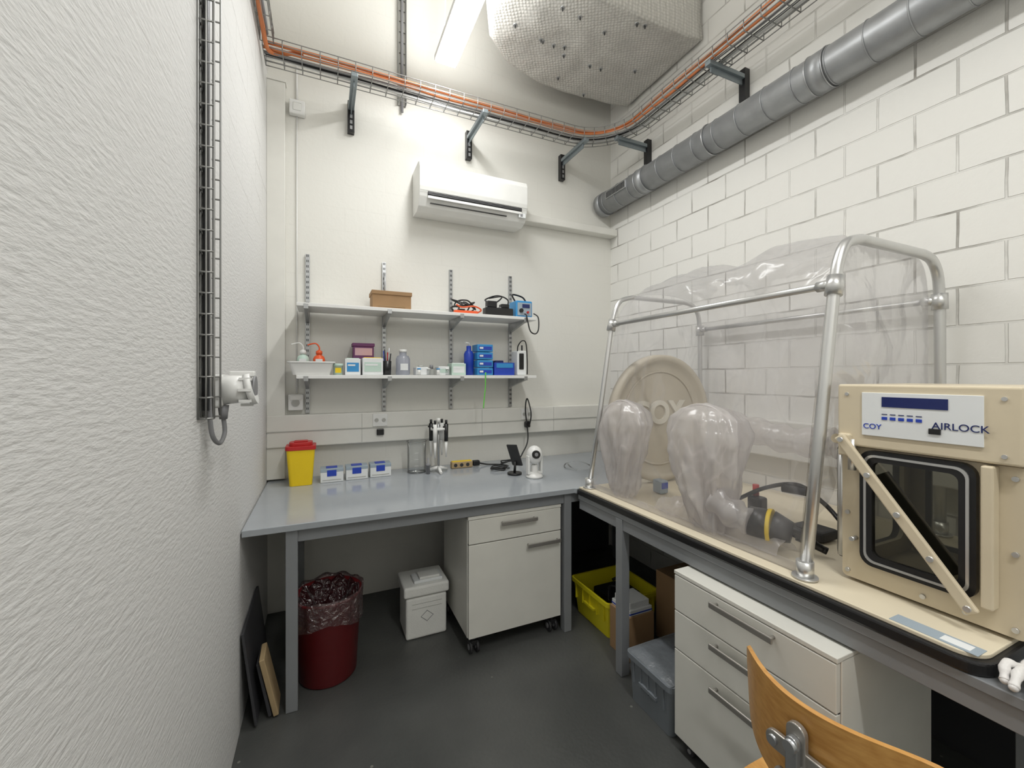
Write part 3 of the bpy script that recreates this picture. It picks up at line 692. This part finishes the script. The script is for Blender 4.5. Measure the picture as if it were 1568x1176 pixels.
# ------------------------------------------------------------------ things on back bench
Zt = ZB + .001
b = B()
def shp(u, v):
    P0 = rrect(-.115, 2.665, .115 + .03 * u, .10 + .025 * u, .018); j = int(round(v * 24)) % 24; return V((P0[j][0], P0[j][1], Zt + .205 * u))
b.surf(shp, 3, 24, YEL, True, False); b.prism(rrect(-.115, 2.665, .115, .10, .018), Zt, Zt + .003, YEL)
b.prism(rrect(-.115, 2.665, .155, .135, .02), Zt + .20, Zt + .222, RED, 'XY', .002); b.prism(rrect(-.115, 2.665, .12, .10, .03), Zt + .222, Zt + .240, RED, 'XY', .003)
b.box(-.15, -.08, 2.64, 2.69, Zt + .24, Zt + .247, RED, .003)
b.done('sharps_container')
for k in range(3):
    b = B(); x = -.015 + k * .137; y = 2.63 + .012 * k
    b.box(x, x + .122, y, y + .09, Zt, Zt + .07, PAPER, .002); b.box(x - .001, x + .123, y - .001, y + .091, Zt + .058, Zt + .078, LABEL, .002)
    b.box(x + .035, x + .085, y - .002, y + .001, Zt + .035, Zt + .07, BLUE); b.box(x + .03, x + .09, y + .02, y + .07, Zt + .078, Zt + .082, BLUE, .001)
    b.box(x + .01, x + .11, y - .0016, y, Zt + .012, Zt + .016, CABE); b.done('reagent_box')
b = B(); b.lathe((.545, 2.69, Zt), [(0, .001), (.055, .001), (.058, .006), (.058, .19), (.062, .20)], GLASS, 40); b.ringc((.545, 2.69, Zt + .2), (0, 0, 1), .061, .003, GLASS, 40, 8)
b.ringc((.545, 2.69, Zt + .004), (0, 0, 1), .056, .003, GLASS, 40, 8)
for k in range(3): b.box(.52, .545, 2.6305, 2.6315, Zt + .05 + k * .04, Zt + .052 + k * .04, WH)
b.done('glass_beaker')
b = B(); b.lathe((.60, 2.61, Zt), [(0, 0), (.012, 0), (.012, .05), (.016, .05), (.016, .062), (.006, .066), (.006, .10), (0, .10)], GRC, 16); b.done('small_dropper_bottle')
b = B(); x, y = .672, 2.63
for k in range(3):
    a = k * 2 * pi / 3 + .5; b.tube([(x, y, Zt + .03), (x + .04 * math.cos(a), y + .04 * math.sin(a), Zt + .02), (x + .075 * math.cos(a), y + .075 * math.sin(a), Zt + .008)], [.012, .010, .008], WH, 12)
b.cyl((x, y, Zt + .02), (x, y, Zt + .33), .007, STEEL); b.cyl((x, y, Zt + .27), (x, y, Zt + .285), .05, WH); b.cyl((x, y, Zt + .32), (x, y, Zt + .345), .012, WH)
for k in range(4):
    a = k * pi / 2 + .9; qx, qy = x + .052 * math.cos(a), y + .052 * math.sin(a)
    b.cyl((qx, qy, Zt + .20), (qx, qy, Zt + .31), .012, BLK if k % 2 else WH, .014); b.cyl((qx, qy, Zt + .31), (qx, qy, Zt + .335), .008, BLK); b.cyl((qx, qy, Zt + .10), (qx, qy, Zt + .20), .004, WH, .010)
    b.box(qx - .02, qx + .004, qy - .006, qy + .006, Zt + .285, Zt + .297, BLK, .003)
b.done('pipette_stand')
b = B(); b.box(.775, .92, 2.68, 2.725, Zt, Zt + .042, TAN, .005); b.box(.78, .915, 2.685, 2.72, Zt + .04, Zt + .046, YEL, .002)
for k in range(3): b.cyl((.80 + k * .042, 2.679, Zt + .021), (.80 + k * .042, 2.6815, Zt + .021), .012, DRK, None, 16)
b.box(.925, .975, 2.685, 2.72, Zt + .004, Zt + .04, BLK, .008); b.tube(smoothpath([(.97, 2.70, Zt + .02), (1.03, 2.70, Zt + .006), (1.10, 2.66, Zt + .006), (1.14, 2.60, Zt + .006)]), .005, BLK); b.done('power_strip')
tangle('cable_coil', (1.05, 2.53, Zt), .075, .05, .02, 16, .004, BLK, 8)
tangle('cable_coil', (1.16, 2.68, Zt), .05, .035, .025, 12, .004, BLK, 11)
b = B(); b.tube(smoothpath([(1.37, 2.752, 1.05), (1.365, 2.71, 1.06), (1.37, 2.70, 1.14), (1.36, 2.74, 1.24), (1.355, 2.76, 1.16), (1.36, 2.73, .95), (1.30, 2.70, .85), (1.25, 2.68, .80)]), .005, BLK); b.box(1.345, 1.385, 2.735, 2.754, 1.03, 1.075, BLK, .006); b.done('power_cable')
b = B(); x, y = 1.17, 2.26
b.lathe((x, y, Zt), [(0, 0), (.05, 0), (.052, .006), (.046, .016), (.022, .03), (.020, .075), (0, .075)], WH, 32)
b.box(x - .050, x - .036, y - .018, y + .018, Zt + .02, Zt + .135, WH, .006, 3); b.box(x + .036, x + .050, y - .018, y + .018, Zt + .02, Zt + .135, WH, .006, 3)
b.box(x - .045, x + .045, y - .016, y + .016, Zt + .018, Zt + .035, WH, .006)
b.sph((x, y, Zt + .135), .056, WH, 32, (.85, .9, 1))
dv = (V((-.25, -1, .1))).normalized(); cc = V((x, y, Zt + .14))
b.cyl(cc + dv * .030, cc + dv * .054, .026, BLK, .024, 28); b.cyl(cc + dv * .053, cc + dv * .056, .012, GRC, .010, 20)
b.done('desktop_camera')
b = B(); b.box(1.085, 1.095, 2.33, 2.42, Zt + .05, Zt + .19, DRK, .004, rot=R(-18, 'Y') @ R(20, 'Z')); b.cyl((1.09, 2.375, Zt), (1.09, 2.375, Zt + .012), .045, BLK); b.cyl((1.09, 2.375, Zt + .01), (1.095, 2.375, Zt + .08), .008, BLK); b.done('tablet_stand')
b = B(); b.tube(smoothpath([(1.50, 2.30, Zt + .005), (1.46, 2.38, Zt + .008), (1.52, 2.45, Zt + .02), (1.60, 2.40, Zt + .03), (1.60, 2.28, Zt + .02), (1.53, 2.25, Zt + .01), (1.47, 2.31, Zt + .02), (1.50, 2.42, Zt + .03)]), .004, GLASS); b.done('plastic_tubing')

# ------------------------------------------------------------------ glove chamber
ZH = ZB + .0115
root = bpy.data.objects.new('vinyl_glove_chamber', None); bpy.context.scene.collection.objects.link(root)
b = B(); YN, YFa = .777, 1.885
def hoop(y): return [(1.31, y, ZH + .008), (1.385, y, 1.24)] + smoothpath([(1.455, y, 1.67), (1.478, y, 1.76), (1.52, y, 1.825), (1.60, y, 1.85)], 6) + smoothpath([(2.00, y, 1.85), (2.07, y, 1.835), (2.115, y, 1.78), (2.13, y, 1.68)], 6) + [(2.135, y, 1.2), (2.135, y, ZH + .008)]
for y in (YN, YFa):
    b.tube(hoop(y), .017 if y < 1 else .013, ALU, 16)
    for x in (1.31, 2.135): b.cyl((x, y, ZH), (x, y, ZH + .006), .034, ALU); b.cyl((x, y, ZH + .001), (x, y, ZH + .05), .023, ALU)
    for p, q in (((1.452, y, 1.655), (1.466, y, 1.715)), ((2.131, y, 1.655), (2.129, y, 1.715))): b.cyl(p, q, .024, ALU)
for x in (1.460, 2.128):
    b.cyl((x, YN, 1.69), (x, YFa, 1.69), .012, ALU, None, 16)
    for y in (YN + .03, YFa - .03): b.cyl((x, y - .02, 1.69), (x, y + .02, 1.69), .017, ALU)
b.done('tube_frame', root)

prof = smoothpath([(1.315, 0, ZH + .003), (1.35, 0, 1.03), (1.40, 0, 1.33), (1.465, 0, 1.66), (1.53, 0, 1.80), (1.66, 0, 1.865), (1.85, 0, 1.88), (2.02, 0, 1.855), (2.095, 0, 1.78), (2.11, 0, 1.60), (2.11, 0, 1.2), (2.11, 0, ZH + .003)], 8)
def nz(p, s): return noise.noise(p * s)
def ridge(p): return (1 - abs(noise.noise(p)) * 2.2)
Y0, Y1 = YN + .025, YFa - .02
def skin(u, v):
    q = prof[min(int(round(u * (len(prof) - 1))), len(prof) - 1)]; y = Y0 + (Y1 - Y0) * v
    p = V((q.x, y, q.z)); top = min(1, max(0, (q.z - 1.5) / .35)); e = min(1, min(v, 1 - v) * 10); lowz = min(1, (q.z - ZH) / .15)
    n = V((p.x - 1.75, 0, p.z - 1.4)).normalized()
    d = (.012 + .028 * top) * nz(V((p.x * 3, y * 4.5 + p.z * 2, p.z * 3)), 1) + .008 * nz(p, 9)
    d += (.010 + .018 * top) * ridge(V((p.x * 2.5 + p.z * 2, y * 5 - p.z * 3, p.z * 2))) + .006 * ridge(V((p.x * 6, y * 9 + p.z * 7, p.z * 5)))
    d += .016 * top * math.sin(pi * v) - .012 * (1 - top)
    return p + n * d * e * lowz - n * .004
b = B(); b.surf(skin, len(prof) - 1, 160, VINYL)
cen = V((1.75, 0, 1.33))
for yy, sg in ((Y0, -1), (Y1, 1)):
    def endf(u, v, yy=yy, sg=sg):
        q = prof[int(round(v * (len(prof) - 1)))]; p = V((q.x, yy, q.z)); c = V((cen.x, yy, cen.z)); r = c.lerp(p, .02 + .98 * u)
        d = .020 * nz(r, 5) + .016 * ridge(V((r.x * 5, r.z * 3, 2)))
        return r + V((0, d * min(1, (1 - u) * 6) * (1 if sg < 0 else .3), 0))
    b.surf(endf, 36, len(prof) - 1, VINYL)
b.box(1.318, 1.324, Y0, Y1, ZH, ZH + .03, VINYL)
def slack(u, v):
    a = pi * v; y = .90 + .56 * u; h = (.04 + .035 * math.sin(pi * u)) * (1 + .6 * noise.noise(V((u * 7, v * 2, 4))))
    return V((1.42 - (.055 + .02 * noise.noise(V((u * 9, v * 3, 8)))) * math.cos(a), y, ZH + .004 + max(0, h * math.sin(a)) * (1 + .35 * noise.noise(V((u * 16, v * 5, 1))))))
b.surf(slack, 60, 14, SLEEVE)
b.done('vinyl_skin', root)

b = B(); dc = V((1.765, 1.845, 1.165)); rot = Matrix.Rotation(pi / 2, 4, 'X')
b.lathe(dc, [(0, .004), (.20, .004), (.27, .008), (.315, .010), (.325, .030), (.345, .036), (.360, .030), (.362, -.012), (0, -.012)], BEIGED, 72, mat=rot)
b.ringc(dc + V((0, -.010, 0)), (0, 1, 0), .265, .006, BEIGED, 72)
b.done('service_door', root)
text('COY', .18, (1.745, 1.834, 1.19), (pi / 2, 0, 0), LETTER, None, 'door_lettering', .006, .005).parent = root

def sleeve(name, c, w, dpt, z0, z1, seed, lean=.0, drift=0):
    b = B()
    prof_ = [(0, .24), (.05, .40), (.2, .60), (.4, .82), (.6, .97), (.75, 1.0), (.87, .90), (.95, .64), (1, .02)]
    def f(u, v):
        a = 2 * pi * v; r = .02
        for k in range(len(prof_) - 1):
            if prof_[k][0] <= u <= prof_[k + 1][0] + 1e-9:
                t = (u - prof_[k][0]) / (prof_[k + 1][0] - prof_[k][0]); t = t * t * (3 - 2 * t) * .4 + t * .6; r = prof_[k][1] * (1 - t) + prof_[k + 1][1] * t; break
        z = z0 + (z1 - z0) * u
        p = V((c[0] + lean * u + dpt * r * math.cos(a), c[1] + drift * (1 - u) ** 2 + w * r * math.sin(a), z))
        lowf = 1 + 1.6 * (1 - u)
        fold = .016 * noise.noise(V((math.cos(a) * 3 + seed, math.sin(a) * 3, u * 2.2))) + lowf * (.016 * ridge(V((math.cos(a) * 2.2, math.sin(a) * 2.2 + seed, u * 1.3))) - .009) + .006 * lowf * ridge(V((math.cos(a) * 5, math.sin(a) * 5 + seed, u * 4)))
        return p + V((math.cos(a), math.sin(a), 0)) * fold * min(1, (1 - u) * 8)
    b.surf(f, 56, 84, SLEEVE, True)
    b.tube([V((c[0] + lean * .7 - dpt * .2, c[1] + w * math.sin(t * pi / 20 - pi / 2), z0 + (z1 - z0) * (.66 + .33 * math.cos(t * pi / 20 - pi / 2)))) for t in range(0, 21)], .004, SLEEVE, 8)
    def g(u, v):
        a = 2 * pi * v; r = .028 + .038 * u; z = z0 + .01 + (z1 - z0) * .62 * u
        fd = .016 * noise.noise(V((math.cos(a) * 3, math.sin(a) * 3 + seed, u * 5))) + .008 * noise.noise(V((math.cos(a) * 8, math.sin(a) * 8, u * 9 + seed)))
        return V((c[0] + .012 + (r * .8 + fd) * math.cos(a), c[1] + drift * (1 - u) ** 2 + (r + fd) * math.sin(a) + .02 * math.sin(u * 4 + seed), z))
    b.surf(g, 30, 40, SLEEVE, True)
    return b.done(name, root)
sleeve('sleeve_1', (1.385, 1.715), .155, .085, ZH + .003, 1.285, 1.0, .03, -.02)
sleeve('sleeve_2', (1.38, 1.215), .165, .105, ZH + .003, 1.295, 5.0, .03, -.06)
b = B()
b.tube(smoothpath([(1.60, 1.25, 1.20), (1.58, 1.1, 1.18), (1.60, .98, 1.16), (1.62, .86, 1.17)], 8), [.05 + .006 * math.sin(k * 1.1) for k in range(25)], SLEEVE, 24)
b.tube(smoothpath([(1.38, 1.13, .93), (1.37, 1.06, .90), (1.38, 1.0, .885)], 6), [.06 + .006 * math.sin(k * 1.3) - .0015 * k for k in range(13)], SLEEVE, 20)
b.done('sleeve_arm', root)
b = B()
b.cyl((1.395, 1.02, .885), (1.42, .965, .88), .05, BLK, .055, 28); b.cyl((1.42, .965, .88), (1.425, .953, .88), .058, YEL, .058, 28); b.cyl((1.425, .953, .88), (1.45, .90, .87), .054, BLK, .035, 28)
for k in range(4): b.tube(smoothpath([(1.44 + .01 * k, .91 - .004 * k, .89 - .012 * k), (1.47 + .008 * k, .87, .87 - .01 * k), (1.50 + .006 * k, .86 - .01 * k, .835 - .004 * k)], 5), [.012] * 11, BLK, 10)
b.done('cuff_glove', root)
b = B(); b.tube(smoothpath([(1.60, 1.25, .86), (1.62, 1.12, .95), (1.64, 1.0, .99), (1.66, .92, .94), (1.63, .85, .90)]), .008, BLK, 10)
b.box(1.60, 1.65, 1.12, 1.18, ZH + .002, .91, BLK, .01); b.cyl((1.63, 1.16, .91), (1.63, 1.16, .955), .012, RED); b.cyl((1.63, 1.05, .97), (1.66, .95, .97), .018, BLK); b.box(1.62, 1.72, .90, 1.02, ZH + .002, ZH + .04, DRK, .01)
b.done('valve_assembly', root)
b = B(); b.box(1.56, 1.61, 1.62, 1.68, ZH + .002, .87, LABEL, .006); b.box(1.565, 1.605, 1.618, 1.62, .83, .86, BLUE); b.cyl((1.72, 1.6, ZH + .002), (1.72, 1.6, .90), .03, GLASS); b.done('inner_supplies', root)

# ------------------------------------------------------------------ airlock
b = B(); A0, A1 = .372, .735
rr = lambda s, r: rrect(.565, 1.030, .235 - s, .325 - s, r)
o = rrect(.5535, 1.003, A1 - A0, .386, .012)
oo = rrect(.565, 1.030, .205, .295, .02)
b.frame(o, oo, 1.42, 1.445, BEIGE, 'YZ')
b.box(1.445, 1.80, A0, A0 + .012, .812, 1.195, BEIGE, .002)
b.box(1.445, 1.80, A0, A1, .811, .825, BEIGE, .002); b.box(1.445, 1.80, A0, A1, 1.185, 1.196, BEIGE, .002)
b.frame(rrect(1.6225, 1.005, .355, .36, .02), rrect(1.6225, 1.005, .24, .27, .03), A1 - .012, A1, BEIGE, 'XZ')
b.frame(rrect(.5535, 1.005, .34, .36, .02), rrect(.5535, 1.005, .24, .28, .03), 1.785, 1.80, BEIGE, 'YZ')
b.frame(rrect(.5535, 1.005, .26, .30, .03), rrect(.5535, 1.005, .23, .27, .03), 1.778, 1.786, BLK, 'YZ')
b.frame(rr(0, .03), rr(.022, .025), 1.402, 1.421, BLK, 'YZ'); b.frame(rr(.022, .025), rr(.034, .022), 1.398, 1.418, ALU, 'YZ'); b.frame(rr(.034, .022), rr(.060, .018), 1.400, 1.418, BLK, 'YZ')
b.prism(rr(.058, .018), 1.408, 1.412, SMOKE, 'YZ')
b.tube(smoothpath([(1.47, .66, 1.12), (1.47, .60, 1.03), (1.47, .55, .96), (1.47, .50, .90)]), .018, BLK, 12)
b.box(1.385, 1.42, .415, .436, .865, 1.195, BEIGE, .004); b.box(1.385, 1.42, .698, .73, 1.17, 1.235, BEIGE, .005)
b.cyl((1.40, .7, 1.13), (1.40, .7, 1.22), .010, ALU)
p0, p1 = V((1.378, .715, 1.218)), V((1.378, .452, .858)); dd = (p1 - p0); Ln = dd.length
ang = math.atan2(dd.z, dd.y)
b.box(1.371, 1.385, (p0.y + p1.y) / 2 - Ln / 2 - .012, (p0.y + p1.y) / 2 + Ln / 2 + .012, (p0.z + p1.z) / 2 - .014, (p0.z + p1.z) / 2 + .014, BEIGE, .004, rot=Matrix.Rotation(ang, 4, 'X'))
for t in (0, .25, .5, .75, 1):
    q = p0.lerp(p1, t); b.cyl((1.366, q.y, q.z), (1.385, q.y, q.z), .007, ALU, None, 16)
b.cyl((1.395, .70, .93), (1.42, .70, .93), .006, ALU)
for y, z in ((.72, 1.18), (.72, 1.0), (.72, .83), (.39, 1.17), (.39, 1.0), (.39, .83), (.55, .83), (.47, .83)): b.cyl((1.414, y, z), (1.42, y, z), .006, ALU, None, 12)
b.box(1.395, 1.80, A0, A1, 1.200, 1.378, BEIGE, .006, 3)
b.box(1.391, 1.396, .432, .672, 1.236, 1.356, PAPER, .001); b.box(1.3895, 1.392, .492, .625, 1.318, 1.345, NAVY)
for k in range(5): b.box(1.3895, 1.392, .538 + k * .018 + .003, .538 + k * .018 + .015, 1.283, 1.291, BLUE)
for k in range(5): b.box(1.3898, 1.392, .538 + k * .018 + .003, .538 + k * .018 + .015, 1.297, 1.299, NAVY)
b.box(1.388, 1.392, .505, .528, 1.256, 1.270, BLK, .001)
for y in (.40, .71): b.cyl((1.392, y, 1.35), (1.396, y, 1.35), .005, ALU, None, 12); b.cyl((1.392, y, 1.22), (1.396, y, 1.22), .005, ALU, None, 12)
b.frame([(y, z) for y, z in rrect(1.62, 1.02, .34, .36, .03)], [(y, z) for y, z in rrect(1.62, 1.02, .30, .32, .03)], A1, A1 + .03, DRK, 'XZ')
b.cyl((1.44, A1 + .01, 1.18), (1.44, A1 + .01, .86), .012, ALU); b.cyl((1.41, A1 + .012, 1.215), (1.47, A1 + .012, 1.20), .014, BEIGE)
al = b.done('airlock_chamber')
text('AIRLOCK', .024, (1.3905, .472, 1.277), (pi / 2, 0, -pi / 2), NAVY, al, 'panel_lettering')
text('COY', .020, (1.3905, .647, 1.262), (pi / 2, 0, -pi / 2), BLUE, al, 'panel_logo')

# crumpled latex glove on the table beside the board
b = B(); zt = ZB - .031 + .002
def palm(u, v):
    a = 2 * pi * v; b_ = pi * u
    r = V((.052 * math.sin(b_) * math.cos(a), .030 * math.sin(b_) * math.sin(a), .019 * math.cos(b_)))
    r *= 1 + .25 * noise.noise(r * 40 + V((3, 1, 2))); return V((1.375, .338, zt + .022)) + r
b.surf(palm, 20, 28, LATEX, True)
fing = [((1.345, .362), (1.305, .372), (1.275, .366), .020), ((1.338, .350), (1.300, .352), (1.262, .350), .018), ((1.338, .338), (1.300, .333), (1.268, .326), .010), ((1.342, .326), (1.312, .312), (1.290, .300), .004), ((1.375, .312), (1.355, .292), (1.330, .284), .008)]
for i, (p, q, r_, h) in enumerate(fing):
    pts_ = smoothpath([(*p, zt + .020), (*q, zt + .018 + h), (*r_, zt + .012 + h * .2)], 6)
    b.tube(pts_, [.0105 - .00025 * k + .0012 * math.sin(k * 1.7 + i) for k in range(len(pts_))], LATEX, 12); b.sph(pts_[-1], .0078, LATEX, 12)
b.tube(smoothpath([(1.40, .338, zt + .022), (1.43, .335, zt + .024), (1.46, .325, zt + .023)], 6), [.022, .021, .023, .020, .022, .021, .023, .021, .023, .022, .024, .022, .022], LATEX, 16)
b.done('latex_glove')

# ------------------------------------------------------------------ chair
b = B(); bx, by = .800, .480
def back(side):
    def f(u, v):
        a = u * 2 - 1; c_ = v * 2 - 1
        A = a * math.sqrt(1 - .10 * c_ ** 4); C = c_ * math.sqrt(max(0, 1 - .28 * a ** 6))
        y = by + .178 * A; z = .700 + .10 * C
        x = bx + 3.0 * (y - by) ** 2 + .075 * (.80 - z) + side * .0055
        return V((x, y, z))
    return f
b.surf(back(-1), 28, 14, WOOD); b.surf(back(1), 28, 14, WOOD)
rim = []
for k in range(28): rim.append((k / 28, 0))
for k in range(14): rim.append((1, k / 14))
for k in range(28): rim.append((1 - k / 28, 1))
for k in range(14): rim.append((0, 1 - k / 14))
def rimf(u, v):
    a, c_ = rim[int(round(v * len(rim))) % len(rim)]; return back(-1 + 2 * u)(a, c_)
b.surf(rimf, 1, len(rim), WOOD, True, False)
b.prism(rrect(by, .690, .034, .16, .016), bx - .020, bx - .008, HAND, 'YZ', .002); b.prism(rrect(by, .705, .12, .034, .016), bx - .014, bx - .004, HAND, 'YZ', .002)
b.prism(rrect(by, .675, .022, .15, .010), bx - .032, bx - .020, STEEL, 'YZ', .002)
for dy in (-.045, .045): b.cyl((bx - .020, by + dy, .705), (bx - .004, by + dy, .705), .009, STEEL)
b.cyl((bx - .040, by, .735), (bx - .018, by, .735), .011, STEEL); b.cyl((bx - .045, by - .03, .66), (bx - .020, by + .03, .66), .010, HAND)
b.tube(smoothpath([(bx - .02, by, .70), (bx - .022, by, .60), (bx - .01, by, .50), (bx + .03, by, .435), (bx + .10, by, .425), (bx + .16, by, .425)]), .012, ALU, 12)
def seat(side):
    def f(u, v):
        a = u * 2 - 1; c_ = v * 2 - 1; A = a * math.sqrt(1 - .40 * c_ ** 4); C = c_ * math.sqrt(1 - .40 * a ** 4)
        return V((.975 + .185 * A, by + .20 * C, .452 + .02 * (A * A * .5 + C * C * .6) + side * .006 - (.03 * max(0, A) ** 2)))
    return f
b.surf(seat(-1), 24, 24, WOOD); b.surf(seat(1), 24, 24, WOOD)
rim2 = [(k / 24, 0) for k in range(24)] + [(1, k / 24) for k in range(24)] + [(1 - k / 24, 1) for k in range(24)] + [(0, 1 - k / 24) for k in range(24)]
b.surf(lambda u, v: seat(-1 + 2 * u)(*rim2[int(round(v * 96)) % 96]), 1, 96, WOOD, True, False)
b.cyl((.965, by, .435), (.965, by, .28), .022, STEEL); b.cyl((.965, by, .445), (.965, by, .42), .07, BLK); b.cyl((.965, by, .30), (.965, by, .09), .030, BLK)
for k in range(5):
    a = k * 2 * pi / 5 + .628; q = V((.965 + .165 * math.cos(a), by + .165 * math.sin(a), .075)); b.tube([(.965, by, .11), q], [.022, .014], ALU, 12)
    b.cyl(q, q - V((0, 0, .03)), .008, STEEL); b.cyl((q.x - .012, q.y, .025), (q.x + .012, q.y, .025), .024, BLK)
b.done('plywood_chair')

# ------------------------------------------------------------------ camera, world, colour
cam = bpy.data.cameras.new('camera'); co = bpy.data.objects.new('camera', cam); bpy.context.scene.collection.objects.link(co)
co.location = (0, 0, 1.4); co.rotation_euler = (pi / 2, 0, math.radians(-24.3))
cam.sensor_width = 36; cam.lens = 640 / 1568 * 36; cam.shift_y = -11 / 1568; cam.clip_start = .02
bpy.context.scene.camera = co
w = bpy.data.worlds.new('world'); w.use_nodes = True; w.node_tree.nodes['Background'].inputs[0].default_value = (.9, .93, 1, 1); w.node_tree.nodes['Background'].inputs[1].default_value = .3
bpy.context.scene.world = w
bpy.context.scene.view_settings.view_transform = 'Standard'
